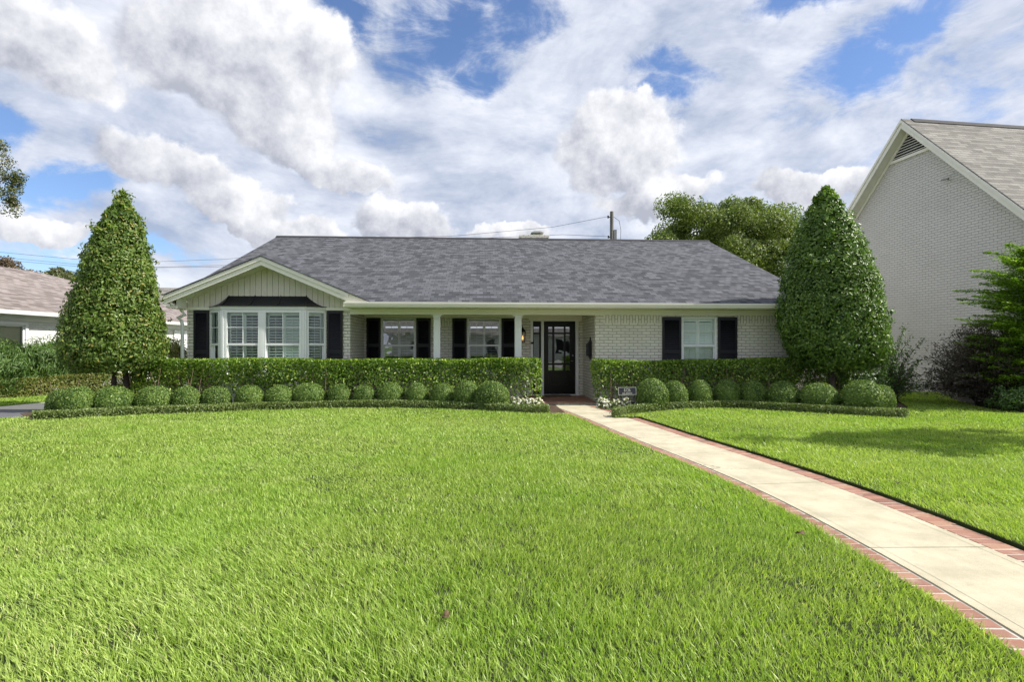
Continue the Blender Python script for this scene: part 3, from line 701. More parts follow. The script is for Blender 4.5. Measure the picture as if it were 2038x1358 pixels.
# columns
for px in (870, 1031):
    cxx = wx(px, F_ + .07); b = HB(); h = .083; cy = F_ + .07
    b.box(cxx - h, cxx + h, cy - h, cy + h, .1, 2.08); b.box(cxx - h - .01, cxx + h + .01, cy - h - .01, cy + h + .01, 2.08, 2.10)
    b.box(cxx - h + .004, cxx + h - .004, cy - h + .004, cy + h - .004, 2.10, 2.204)
    for s in (-1, 1):
        arcp = [(cxx + s * (h - .004), 2.204)] + [(cxx + s * (h - .004 + .075 * (1 - math.cos(t))), 2.204 - .085 * (1 - math.sin(t))) for t in np.linspace(0, math.pi / 2, 6)]
        arcp = [(cxx + s * (h - .004), 2.1)] + [(cxx + s * (h - .004 + .08 * t ** 2), 2.12 + .083 * t) for t in np.linspace(0, 1, 6)] + [(cxx + s * (h - .004), 2.204)]
        b.prism_y(arcp, cy - h + .006, cy + h - .006)
    b.box(cxx - h - .02, cxx + h + .02, cy - h - .02, cy + h + .02, .06, .2)
    col_o = hw('column', b, M['white'], bevel=.006)
# black louvred shutters
def shutter_mesh(w, h, rail, m):
    mb = MB(); st = .05; t = .04
    mb.box(0, st, 0, t, 0, h); mb.box(w - st, w, 0, t, 0, h); mb.box(st, w - st, 0, t, h - .075, h); mb.box(st, w - st, 0, t, 0, .09); mb.box(st, w - st, 0, t, rail - .045, rail + .045)
    for z0, z1 in ((.09, rail - .045), (rail + .045, h - .075)):
        n = int((z1 - z0) / .043); dz = (z1 - z0) / n
        for i in range(n):
            z = z0 + i * dz
            mb.hull([(st, .006, z + .002), (st, .012, z), (st, .035, z + dz * .98), (st, .029, z + dz)], [(w - st, .006, z + .002), (w - st, .012, z), (w - st, .035, z + dz * .98), (w - st, .029, z + dz)])
    mb.box(st, w - st, .0365, .04, .09, h - .075)
    return mb.build('shutter', m, hs)
def put_shutter(x0, x1, Y, z0, z1, rail):
    o = shutter_mesh(x1 - x0, z1 - z0, rail - z0, M['black']); o.location = Vector((x0, Y - .042, z0)) - hs.location; return o
for a, c, Y, z0, z1, r in ((386.5, 417, F_, .72, 2.29, 1.28), (651.5, 682.5, F_, .72, 2.29, 1.28), (730, 757.5, B_, .72, 2.20, 1.45), (829, 857, B_, .72, 2.20, 1.45),
                           (900.5, 928.5, B_, .72, 2.20, 1.45), (998.5, 1026, B_, .72, 2.20, 1.45), (1317.7, 1354.6, F_, .72, 2.16, 1.28), (1428.5, 1466, F_, .72, 2.16, 1.28)):
    put_shutter(wx(a, Y), wx(c, Y), Y, z0, z1, r)
# windows --------------------------------------------------------------
def window(x0, x1, z0, z1, zr, ox, oy, ang, glass, cols=2, rows=2, panels=2, slat=.066, tilt=.2, lower=True, parent=hs, depth=.09, muntin_lower=False, name='window', fw=.05, shut=True, slatw=.062):
    """a double-hung window in the plane through (ox,oy) turned by ang; x measured along it"""
    ca, sa = math.cos(ang), math.sin(ang)
    def tr(mb):
        mb.v = [(ox + x * ca - y * sa, oy + x * sa + y * ca, z) for x, y, z in mb.v]; return mb
    o_ = hs.location
    f = MB(o_); d0, d1 = -.02, depth
    f.box(x0, x0 + fw, d0, d1, z0, z1); f.box(x1 - fw, x1, d0, d1, z0, z1); f.box(x0 + fw, x1 - fw, d0, d1, z1 - fw * .8, z1); f.box(x0 + fw, x1 - fw, d0 - .02, d1, z0, z0 + fw)
    f.box(x0 + fw, x1 - fw, d0 + .012, d1 - .03, zr - .03, zr + .022)
    s2 = .028                                               # lower sash stiles
    f.box(x0 + fw, x0 + fw + s2, .02, .05, z0 + fw, zr - .03); f.box(x1 - fw - s2, x1 - fw, .02, .05, z0 + fw, zr - .03)
    win = tr(f).build(name, M['white'], parent)
    g_ = MB(o_); g_.face([(x0 + fw, .014, zr), (x1 - fw, .014, zr), (x1 - fw, .014, z1 - fw * .8), (x0 + fw, .014, z1 - fw * .8)]); tr(g_).build('pane', glass, win)
    g_ = MB(o_); g_.face([(x0 + fw + s2, .036, z0 + fw), (x1 - fw - s2, .036, z0 + fw), (x1 - fw - s2, .036, zr), (x0 + fw + s2, .036, zr)]); tr(g_).build('pane', glass, win)
    q = MB(o_); mw = .009; a0, a1 = x0 + fw, x1 - fw
    for i in range(1, cols): xx = a0 + (a1 - a0) * i / cols; q.box(xx - mw, xx + mw, .001, .011, zr + .02, z1 - fw * .8)
    for i in range(1, rows): zz = zr + (z1 - zr) * i / rows; q.box(a0, a1, .0, .010, zz - mw, zz + mw)
    if muntin_lower:
        for i in range(1, cols): xx = a0 + (a1 - a0) * i / cols; q.box(xx - mw, xx + mw, .021, .033, z0 + fw, zr - .03)
    tr(q).build('muntin', M['white'], win)
    if shut:
        P = MB(o_); y0_, y1_ = .115, .145; pw = (a1 - a0) / panels; st = .038
        for i in range(panels):
            l, r = a0 + i * pw, a0 + (i + 1) * pw
            P.box(l, l + st, y0_, y1_, z0, z1); P.box(r - st, r, y0_, y1_, z0, z1); P.box(l + st, r - st, y0_, y1_, z1 - .11, z1); P.box(l + st, r - st, y0_, y1_, z0, z0 + .1)
            n = int((z1 - z0 - .21) / slat); rr = random.Random(int(i + x0 * 100))
            tl = tilt if not callable(tilt) else tilt(i)
            for k in range(n):
                zc = z0 + .1 + slat * (k + .5); dy, dz = math.cos(tl) * slatw / 2, math.sin(tl) * slatw / 2; yc = .13
                A = [(l + st, yc - dy, zc - dz), (l + st, yc + dy, zc + dz), (l + st, yc + dy, zc + dz + .009), (l + st, yc - dy, zc - dz + .009)]
                P.hull(A, [(r - st, y, z) for _, y, z in A])
            P.box((l + r) / 2 - .006, (l + r) / 2 + .006, .092, .10, z0 + .12, z1 - .13)
        tr(P).build('interior_shutter', M['louver'], win)
    return win
HP = math.pi
window(wl, wr, .74, 2.165, 1.445, 0, F_, 0, M['glass'], tilt=1.0, slatw=.07, slat=.066)
for a, c in (w1, w2): window(a, c, .72, 2.20, 1.455, 0, B_, 0, M['glass_d'], cols=2, rows=2, tilt=.35, slat=.075, slatw=.055)
# bay window
by = F_ - .35; kb = 81.6
fl, fr = wx(440, by), wx(607.5, by); bl_, br_ = wx(418, F_), wx(649.5, F_)
bay = None
b = HB(); base = [(bl_, F_ - .002), (fl, by), (fr, by), (br_, F_ - .002)]
def inset(k): return [(bl_ + k * 1.2, F_ - .002), (fl + k * .6, by + k), (fr - k * .6, by + k), (br_ - k * 1.2, F_ - .002)]
b.prism_z(base, .1, .70); b.prism_z([(bl_ - .02, F_ - .002), (fl - .01, by - .02), (fr + .01, by - .02), (br_ + .02, F_ - .002)], 2.30, 2.375)
b.prism_z([(bl_ + .02, F_ - .002), (fl + .005, by + .012), (fr - .005, by + .012), (br_ - .02, F_ - .002)], 2.262, 2.30)
bay = hw('bay_window', b, M['white'])
b = HB()                                                      # corner posts and centre mullion
for cx_, s in ((fl, 1), (fr, -1)):
    b.box(cx_ - .025, cx_ + .085 if s == 1 else cx_ + .025, by + .002, by + .11, .70, 2.262) if s == 1 else b.box(cx_ - .085, cx_ + .025, by + .002, by + .11, .70, 2.262)
    b.box(*sorted((cx_ + s * .02, cx_ + s * .06)), by - .018, by + .002, .70, 2.262)
mx = (wx(517.5, by) + wx(525, by)) / 2
b.box(mx - .038, mx + .038, by - .01, by + .1, .70, 2.262)
hw('bay_post', b, M['white'], bay)
window(fl + .085, mx - .038, .70, 2.262, 1.475, 0, by + .012, 0, M['glass'], panels=2, tilt=.42, parent=bay, muntin_lower=True, name='sash_window')
window(mx + .038, fr - .085, .70, 2.262, 1.475, 0, by + .012, 0, M['glass'], panels=2, tilt=lambda i: .45 if i == 0 else .95, parent=bay, muntin_lower=True, name='sash_window')
angR = math.atan2(F_ - by, br_ - fr); lenS = math.hypot(F_ - by, br_ - fr)
window(.035, lenS - .02, .70, 2.262, 1.475, fr, by + .002, angR, M['glass'], cols=1, panels=1, tilt=.45, parent=bay, name='sash_window', fw=.045)
window(.02, lenS - .035, .70, 2.262, 1.475, bl_, F_ - .003, -angR, M['glass'], cols=1, panels=1, tilt=.5, parent=bay, name='sash_window', fw=.045)
# standing-seam bay roof: concave sweep
b = HB(); zt, zb_ = wz(532, 588.5, F_), 2.378; n = 9
def bayring(t):
    q = 1 - (1 - t) ** 1.9; dd = t; z = zt + (zb_ - zt) * q
    ins = 1 - dd
    y = (F_ - .003) + (by - .06 - F_) * dd
    topL, topR = wx(455, F_), wx(612, F_)
    return [(topL + (bl_ - .04 - topL) * dd, F_ - .003, z), (topL + .02 + (fl - .03 - topL - .02) * dd, y, z), (topR - .02 + (fr + .03 - topR + .02) * dd, y, z), (topR + (br_ + .04 - topR) * dd, F_ - .003, z)]
rg = [bayring(t) for t in np.linspace(0, 1, n)]
for i in range(n - 1):
    for k in range(3): b.face([rg[i][k], rg[i][k + 1], rg[i + 1][k + 1], rg[i + 1][k]])
b.face(rg[0]); b.face([(x, y, z - .012) for x, y, z in rg[-1]])
for k in range(3): b.face([rg[-1][k], rg[-1][k + 1], tuple(np.array(rg[-1][k + 1]) - (0, 0, .012)), tuple(np.array(rg[-1][k]) - (0, 0, .012))])
br0 = hw('bay_roof', b, M['awning'], bay)
b = HB()
for s in (0., .333, .667, 1.):
    pts = [tuple(np.array(r[1]) * (1 - s) + np.array(r[2]) * s + np.array((0, -.004, .006))) for r in rg]; b.tube(pts, .010, 5)
hw('seam', b, M['awning'], br0)
# door, sidelight
jx = [wx(p, B_) for p in (1056, 1060.5, 1077, 1082, 1145.2, 1151)]
b = HB(); zt_, z0_ = 2.146, .085
for a, c in ((jx[0], jx[1]), (jx[2], jx[3]), (jx[4], jx[5])): b.box(a, c, B_ - .04, B_ + .12, z0_, zt_)
b.box(jx[1], jx[2], B_ - .02, B_ + .12, zt_ - .02, zt_); b.box(jx[3], jx[4], B_ - .02, B_ + .12, zt_ - .02, zt_)
b.box(jx[0] - .03, jx[5] + .03, B_ - .07, B_ + .12, .045, z0_)
hw('door_frame', b, M['white'])
def grid_panel(x0, x1, z0, z1, cells, y0, y1, name, m, parent):
    """slab with real openings: cells = list of (xa,xb,za,zb)"""
    mb = HB(); xsr = sorted({x0, x1, *[c[0] for c in cells], *[c[1] for c in cells]}); zsr = sorted({z0, z1, *[c[2] for c in cells], *[c[3] for c in cells]})
    for i in range(len(xsr) - 1):
        run = None
        for k in range(len(zsr) - 1):
            xm, zm = (xsr[i] + xsr[i + 1]) / 2, (zsr[k] + zsr[k + 1]) / 2
            hole_ = any(c[0] < xm < c[1] and c[2] < zm < c[3] for c in cells)
            if not hole_:
                if run is None: run = zsr[k]
                end = zsr[k + 1]
            if (hole_ or k == len(zsr) - 2) and run is not None:
                mb.box(xsr[i], xsr[i + 1], y0, y1, run, end if not hole_ else zsr[k]); run = None
    return mb.build(name, m, parent)
zc = lambda py: H + (HZ - py) / 71.2
dc = [(580, 670), (718, 930), (970, 1060)]; fx = lambda q: wx(1040 + q / 11.32, B_ + .03)
rowsz = [(651, 662), (665.5, 723), (727, 737.7)]
cells = [(fx(a), fx(c), zc(zb2), zc(za2)) for a, c in dc for za2, zb2 in rowsz]
door = grid_panel(jx[3] + .004, jx[4] - .004, z0_ + .008, zt_ - .024, cells, B_ + .03, B_ + .075, 'door', M['dooredge'], hs)
b = HB()
for c in cells: b.face([(c[0], B_ + .05, c[2]), (c[1], B_ + .05, c[2]), (c[1], B_ + .05, c[3]), (c[0], B_ + .05, c[3])])
hw('pane', b, M['glass_door'], door)
b = HB(); pzb, pzt = zc(768), zc(747.5); pxl, pxr = fx(590), fx(1055)
for k, (o1, o2) in enumerate(((0, .025), (.05, .06))):
    y0q = B_ + .018 + k * .004
    b.box(pxl + o1, pxr - o1, y0q, B_ + .03, pzt - o2, pzt - o1); b.box(pxl + o1, pxr - o1, y0q, B_ + .03, pzb + o1, pzb + o2)
    b.box(pxl + o1, pxl + o2, y0q, B_ + .03, pzb + o2, pzt - o2); b.box(pxr - o2, pxr - o1, y0q, B_ + .03, pzb + o2, pzt - o2)
hw('door_panel', b, M['dooredge'], door)
b = HB(); b.tube([(jx[4] - .07, B_ + .03, 1.02), (jx[4] - .07, B_ - .02, 1.02), (jx[4] - .14, B_ - .025, 1.02)], .011, 8); b.lathe(jx[4] - .07, B_ + .02, [(.001, 1.14), (.022, 1.15), (.022, 1.19), (.001, 1.2)], 12)
hw('handle', b, M['metal'], door)
scells = [(wx(1040 + 250 / 11.32, B_ + .03), wx(1040 + 375 / 11.32, B_ + .03), zc(zb2), zc(za2)) for za2, zb2 in rowsz]
sl_ = grid_panel(jx[1] + .003, jx[2] - .003, z0_ + .003, zt_ - .022, scells, B_ + .03, B_ + .075, 'sidelight', M['dooredge'], hs)
b = HB()
for c in scells: b.face([(c[0], B_ + .05, c[2]), (c[1], B_ + .05, c[2]), (c[1], B_ + .05, c[3]), (c[0], B_ + .05, c[3])])
hw('pane', b, M['glass_door'], sl_)
b = HB(); b.box(jx[3], jx[4], B_ + .5, B_ + .52, .1, 2.1); b.box(jx[1], jx[2], B_ + .5, B_ + .52, .1, 2.1); hw('hall_screen', b, M['dark'], hs) if False else None
# chimney
b = HB(); cx0, cx1 = wx(1034, 22.4), wx(1093, 22.4); cz = wz(1060, 467.5, 22.4)
b.box(cx0 + .05, cx1 - .05, 22.45, 23.15, 4.4, cz - .10); b.box(cx0, cx1, 22.4, 23.2, cz - .10, cz)
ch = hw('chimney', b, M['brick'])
b = HB(); q0, q1 = wx(1060.5, 22.8), wx(1076, 22.8); zc0 = cz
for xx in (q0, q1): b.box(xx - .012, xx + .012, 22.6, 22.62, zc0, zc0 + .12); b.box(xx - .012, xx + .012, 22.98, 23.0, zc0, zc0 + .12)
b.box(q0, q1, 22.65, 22.95, zc0, zc0 + .035)
xa, xb = wx(1056, 22.8), wx(1081, 22.8); xm = (xa + xb) / 2
b.hull([(xa, 22.5, zc0 + .12), (xb, 22.5, zc0 + .12), (xb, 23.1, zc0 + .12), (xa, 23.1, zc0 + .12)], [(xm - .12, 22.7, zc0 + .22), (xm + .12, 22.7, zc0 + .22), (xm + .12, 22.9, zc0 + .22), (xm - .12, 22.9, zc0 + .22)])
hw('chimney_cap', b, M['metal'], ch)
# porch floor of brick pavers, with rim
pf = thing('porch_step', ((gR + aR) / 2, 14.9, 0), 'x', 'x', kind='structure'); del pf['label'], pf['category']
b = MB(pf.location); r = random.Random(9)
x_end = aR - .002; px0 = wx(1030, F_)
b.box(gR, x_end, F_ - .10, B_ - .07, 0, .05); b.build('porch_slab', M['mortar'], pf)
b = MB(pf.location); y = F_ - .35; row = 0
while y < B_ - .12:
    x = px0 - .1 - (row % 2) * .1
    while x < x_end - .03:
        x1 = min(x + .197, x_end - .004)
        if not (x < cxx + .11 and x1 > cxx - .11 and y < F_ + .2): b.box(x, x1, y, y + .093, .045, .062 + r.uniform(-.0015, .0015))
        x += .207
    y += .103; row += 1
b.box(px0 - .1, x_end - .004, F_ - .36, F_ - .35, .0, .058)
b.build('porch_paver', M['paver'], pf)
o = sheet('porch_apron', [(px0 - .1, F_ - .36), (x_end, F_ - .36), (x_end, F_ - .1), (px0 - .1, F_ - .1)], .045, M['mortar'], thick=.045)

# fittings on the house ------------------------------------------------
def mailbox():
    X = aR; y0 = wx  # mounted on the porch side of the wing wall, facing -X
    yc = 14.62; t = thing('mailbox', (X, yc, 1.2), 'black wall mounted mailbox with pointed top on the brick beside the front door', 'mailbox')
    b = MB(t.location)
    zb, zt2 = 1.17, 1.47; w = .17
    b.box(X - .085, X - .012, yc - w, yc + w, zb, zt2)
    b.hull([(X - .085, yc - w, zt2), (X - .012, yc - w, zt2), (X - .012, yc - w, zt2 + .09)], [(X - .085, yc + w, zt2), (X - .012, yc + w, zt2), (X - .012, yc + w, zt2 + .09)])
    b.build('mailbox_body', M['black'], t, bevel=.004)
    b = MB(t.location)
    pr = [(yc - w - .02, zb - .02), (yc - w * .5, zb - .09), (yc + w * .5, zb - .09), (yc + w + .02, zb - .02), (yc + w + .02, zt2 + .07), (yc + w * .6, zt2 + .12), (yc + .04, zt2 + .20), (yc - .04, zt2 + .20), (yc - w * .6, zt2 + .12), (yc - w - .02, zt2 + .07)]
    b.prism_x(pr, X - .011, X - .002); b.build('back_plate', M['black'], t)
mailbox()
def lantern():
    x = wx(1039.5, B_); y = B_ - .12; t = thing('wall_lantern', (x, B_, 1.6), 'small black lit lantern on the porch wall behind the second column', 'lamp')
    b = MB(t.location)
    for sx in (-.07, .07):
        for sy in (-.07, .07): b.tube([(x + sx * .8, y + sy * .8, 1.55), (x + sx, y + sy, 1.82)], .007, 5)
    b.hull([(x - .065, y - .065, 1.53), (x + .065, y - .065, 1.53), (x + .065, y + .065, 1.53), (x - .065, y + .065, 1.53)], [(x - .06, y - .06, 1.55), (x + .06, y - .06, 1.55), (x + .06, y + .06, 1.55), (x - .06, y + .06, 1.55)])
    b.hull([(x - .09, y - .09, 1.82), (x + .09, y - .09, 1.82), (x + .09, y + .09, 1.82), (x - .09, y + .09, 1.82)], [(x - .02, y - .02, 1.93), (x + .02, y - .02, 1.93), (x + .02, y + .02, 1.93), (x - .02, y + .02, 1.93)])
    b.tube([(x, B_ - .004, 1.7), (x, B_ - .03, 1.95), (x, y, 1.98), (x, y, 1.93)], .009, 6); b.build('lantern_frame', M['dooredge'], t)
    m, g, bb = mat('gas flame'); g.put(bb.inputs['Emission Color'], (1, .45, .12, 1)); g.put(bb.inputs['Emission Strength'], 1.0)
    b = MB(t.location); b.lathe(x, y, [(.004, 1.60), (.022, 1.63), (.018, 1.68), (.003, 1.73)], 10); b.build('flame', m, t, smooth=True)
lantern()
b = MB((jx[0], B_, 1.5)); xm = (jx[0] + jx[1]) / 2
t = thing('doorbell_camera', (xm, B_ - .04, 1.5), 'small black and white doorbell camera on the sidelight jamb', 'doorbell')
b = MB(t.location); b.box(xm - .03, xm + .03, B_ - .062, B_ - .042, 1.49, 1.545); b.build('camera_head', M['dooredge'], t)
b = MB(t.location); b.box(xm - .025, xm + .025, B_ - .06, B_ - .042, 1.41, 1.487); b.build('button_plate', M['white'], t)
m0 = MB((wx(1111, B_ - .3), B_ - .3, .0)); a0, a1 = wx(1085, B_ - .3), wx(1136, B_ - .3)
m0.box(a0, a1, B_ - .50, B_ - .12, .064, .085); o = m0.build('door_mat', M['mat']); o.location = m0.off; tag(o, 'brown coir door mat at the foot of the black front door', 'mat')

def sign():
    d = 12.35; (x0, y0) = at(1231, d); (x1, y1) = at(1265.5, d)
    xc, yc = (x0 + x1) / 2, (y0 + y1) / 2; zc_ = H - (778.8 - HZ) * d / FPX
    t = thing('house_number_sign', (xc, yc, 0), 'small dark house number sign on two stakes beside the walk', 'sign')
    rt = thing('sign_panel', (0, 0, zc_), None, None); rt.parent = t; rt.rotation_euler = (R(-6), R(-1.5), -YAW - .15)
    w, h = .192, .083
    b = MB(); b.box(-w, w, -.008, .008, -h, h); b.build('sign_plate', M['slate'], rt)
    b = MB(); e = .011; b.box(-w, w, -.013, -.0085, h - e, h); b.box(-w, w, -.013, -.0085, -h, -h + e); b.box(-w, -w + e, -.013, -.0085, -h + e, h - e); b.box(w - e, w, -.013, -.0085, -h + e, h - e)
    b.build('sign_border', M['signedge'], rt)
    for nm, tx, sz, z, sx in (('house_number', '6126', .098, .005, .72), ('street_name', 'DEL MONTE', .040, -.052, .95)):
        c = bpy.data.curves.new(nm, 'FONT'); c.body = tx; c.size = sz; c.align_x = 'CENTER'; c.align_y = 'CENTER'; c.extrude = .002; c.offset = .0012
        c.materials.append(M['signedge']); o = bpy.data.objects.new(nm, c); COL.objects.link(o); o.parent = rt; o.location = (0, -.0105, z + (.012 if tx[0] == '6' else 0)); o.rotation_euler = (R(90), 0, 0); o.scale = (sx, 1.08, 1)
        bpy.context.view_layer.update(); me = bpy.data.meshes.new_from_object(o); q = bpy.data.objects.new(nm, me); q.parent = rt; q.location = o.location; q.rotation_euler = o.rotation_euler; q.scale = o.scale
        bpy.data.objects.remove(o); q.name = nm; COL.objects.link(q)
    for s in (-.14, .15):
        b = MB(); b.tube([(s, .01, 0), (s + .01, .012, zc_ - h + .02)], .008, 6); o = b.build('stake', M['dooredge'], t)
sign()

# ================================================================== NEIGHBOURING BUILDINGS
def pale_house():
    # frame: x = away from the viewer's walk (to the right), y = along the gable wall (receding)
    n = np.array((.989, .147)); dr = np.array((-.147, .989))
    ox, oy = cw(*(n * 15.3)); wd = cw(*dr); rot = math.atan2(wd[1], wd[0]) - math.pi / 2
    t = thing('neighbour_house', (ox, oy, 0), 'tall pale brick house with bare gable wall and taupe shingle roof, beside the clipped tree', 'house', rot=rot)
    yp, zp, ze = 16.13, 8.70, 2.70; half = zp - ze
    ya, yb = yp - half, yp + half
    w = MB(); oh = .35
    w.prism_x([(ya + .45, 0), (yb - .45, 0), (yb - .45, ze + .3), (yp, zp - .18), (ya + .45, ze + .3)], 0, .25)
    w.box(.25, 13, ya + .45, ya + .7, 0, ze); w.box(.25, 13, yb - .7, yb - .45, 0, ze); w.box(13, 13.25, ya + .45, yb - .45, 0, ze + .2)
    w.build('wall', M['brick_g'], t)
    L_ = half * math.sqrt(2); b = MB()
    for s in (-1, 1):
        e = yp + s * (half + .0)
        b.face([(-oh, e, ze), (13.6, e, ze), (13.6, yp, zp), (-oh, yp, zp)], [(0, 0), (13.9, 0), (13.9, L_), (0, L_)])
        b.face([(-oh - .02, e, ze - .03), (-oh - .02, yp, zp - .03), (-oh, yp, zp), (-oh, e, ze)])
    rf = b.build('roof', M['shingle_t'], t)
    b = MB(); b.prism_x([(yp - .16, zp - .13), (yp, zp + .03), (yp + .16, zp - .13)], -oh + .35, 13.6); b.build('ridge_cap', M['cap'], rf)
    b = MB(); q = math.sqrt(2)
    for s in (-1, 1):
        f = lambda y, off: zp - abs(y - yp) - off
        e = yp + s * half
        for x0, x1, t0, t1 in ((-oh, -oh + .03, .035, .31), (-oh - .03, -oh - .001, .035, .14), (-.04, -.002, .27, .40)):
            b.hull([(x0, yp, zp - t1), (x0, e, f(e, t1)), (x0, e, f(e, t0)), (x0, yp, zp - t0)], [(x1, yp, zp - t1), (x1, e, f(e, t1)), (x1, e, f(e, t0)), (x1, yp, zp - t0)])
        b.hull([(-oh + .031, yp, zp - .26), (-oh + .031, e, f(e, .26)), (-oh + .031, e, f(e, .23)), (-oh + .031, yp, zp - .23)], [(-.002, yp, zp - .26), (-.002, e, f(e, .26)), (-.002, e, f(e, .23)), (-.002, yp, zp - .23)])
    b.build('rake_board', M['trim'], t)
    # louvred vent under the peak
    zb = zp - .40 - .72; hw_ = .72
    b = MB(); b.prism_x([(yp - hw_, zb), (yp + hw_, zb), (yp, zp - .40)], -.012, -.004); v = b.build('gable_vent', M['dark'], t)
    b = MB(); nl = 8
    for i in range(nl):
        z = zb + .03 + i * (.68 / nl); yy = hw_ - (z - zb) - .03
        if yy > .04: b.hull([(-.055, yp - yy, z - .01), (-.012, yp - yy, z + .022), (-.012, yp - yy, z + .034), (-.055, yp - yy, z + .002)], [(-.055, yp + yy, z - .01), (-.012, yp + yy, z + .022), (-.012, yp + yy, z + .034), (-.055, yp + yy, z + .002)])
    b.build('vent_slat', M['trim'], v)
    b = MB(); b.box(-.06, -.004, yp - hw_ - .1, yp + hw_ + .1, zb - .10, zb - .01); b.build('vent_sill', M['trim'], v)
    # small floodlight bracket
    b = MB(); yq = 14.79; zq = 6.39; b.tube([(-.004, yq, zq), (-.16, yq + .02, zq)], .018, 6); b.tube([(-.14, yq - .13, zq - .02), (-.14, yq + .10, zq - .01)], .028, 8); b.build('floodlight', M['metal'], t)
    b = MB(); b.box(-.06, 13.6, ya - .12, ya + .0, ze - .12, ze); b.build('gutter', M['trim'], t)
pale_house()

def brown_roof_house():
    t = thing('neighbour_house', (*cw(-15., 10.), 0), 'low white brick house with brown shingle hip roof across the driveway', 'house', rot=-YAW)
    # local: x to the right of the wall, y depth, origin at camera-frame (-15, 10)
    w = MB(); y0, y1 = -1.0, 20.5; ez = 2.42
    win0, win1, wz0, wz1 = 5.35, 7.50, .95, 2.08
    w.box(-.25, 0, y0, win0, 0, ez); w.box(-.25, 0, win1, y1, 0, ez); w.box(-.25, 0, win0, win1, 0, wz0); w.box(-.25, 0, win0, win1, wz1, ez)
    w.box(-11, -.25, y1 - .25, y1, 0, ez); w.box(-11, -.25, y0, y0 + .25, 0, ez); w.box(-11.2, -11, y0, y1, 0, ez); w.build('wall', M['brick_w'], t)
    b = MB(); b.box(.002, .03, y0, win0 - .1, 2.20, ez); b.box(.002, .03, win0 - .1, y1, 2.20, ez); b.build('frieze_board', M['white'], t)
    e = .38; rz = ez + .08; p = .36; Y0, Y1, X0, X1 = y0 - e, y1 + e, -11.2 - e, e; hx = (X1 - X0) / 2; rt_ = rz + p * hx; s_ = math.hypot(1, p)
    b = MB(); xm = (X0 + X1) / 2
    b.face([(X1, Y0, rz), (X1, Y1, rz), (xm, Y1 - hx, rt_), (xm, Y0 + hx, rt_)], [(Y0, 0), (Y1, 0), (Y1 - hx, hx * s_), (Y0 + hx, hx * s_)])
    b.face([(X1, Y1, rz), (X0, Y1, rz), (xm, Y1 - hx, rt_)], [(X1, 0), (X0, 0), (xm, hx * s_)])
    b.face([(X0, Y0, rz), (X1, Y0, rz), (xm, Y0 + hx, rt_)], [(X0, 0), (X1, 0), (xm, hx * s_)])
    b.face([(X0, Y1, rz), (X0, Y0, rz), (xm, Y0 + hx, rt_), (xm, Y1 - hx, rt_)], [(Y1, 0), (Y0, 0), (Y0 + hx, hx * s_), (Y1 - hx, hx * s_)])
    b.face([(X1 - .02, Y0 + .02, rz - .05), (X1 - .02, Y1 - .02, rz - .05), (0, Y1 - .02, rz - .06), (0, Y0 + .02, rz - .06)])
    b.build('roof', M['shingle_b'], t)
    b = MB()
    b.hull([(e + a, Y0, rz - .13 + c) for a, c in ((0, 0), (.09, 0), (.12, .12), (.0, .12))], [(e + a, Y1, rz - .13 + c) for a, c in ((0, 0), (.09, 0), (.12, .12), (.0, .12))])
    b.build('gutter', M['white'], t)
    b = MB(); b.box(.02, .05, 15.2, 17.4, 0, 2.15); b.build('garage_door', M['white'], t)
    f = MB(); fw = .09
    f.box(-.06, .05, win0 - .09, win0, wz0 - .08, wz1 + .09); f.box(-.06, .05, win1, win1 + .09, wz0 - .08, wz1 + .09); f.box(-.06, .05, win0, win1, wz1, wz1 + .09); f.box(-.06, .07, win0, win1, wz0 - .08, wz0)
    f.box(-.05, .0, win0, win0 + .05, wz0, wz1); f.box(-.05, .0, win1 - .05, win1, wz0, wz1); f.box(-.05, .0, win0 + .05, win1 - .05, wz1 - .05, wz1)
    wi = f.build('window', M['white'], t)
    g_ = MB(); g_.face([(-.03, win0 + .05, wz0), (-.03, win1 - .05, wz0), (-.03, win1 - .05, wz1 - .05), (-.03, win0 + .05, wz1 - .05)]); g_.build('pane', M['glass'], wi)
    q = MB(); y = win0 + .05
    while y < win1 - .06: q.face([(-.11, y, wz0), (-.09, y + .075, wz0), (-.09, y + .075, wz1), (-.11, y, wz1)]); y += .083
    q.build('vertical_blind', M['blind'], wi)
    b = MB(); b.tube([(e + .05, 9.55, rz - .12), (e - .05, 9.6, rz - .25), (.10, 9.9, 2.05), (.10, 10.35, .2)], .035, 6); b.build('downspout', M['trim'], t)
brown_roof_house()

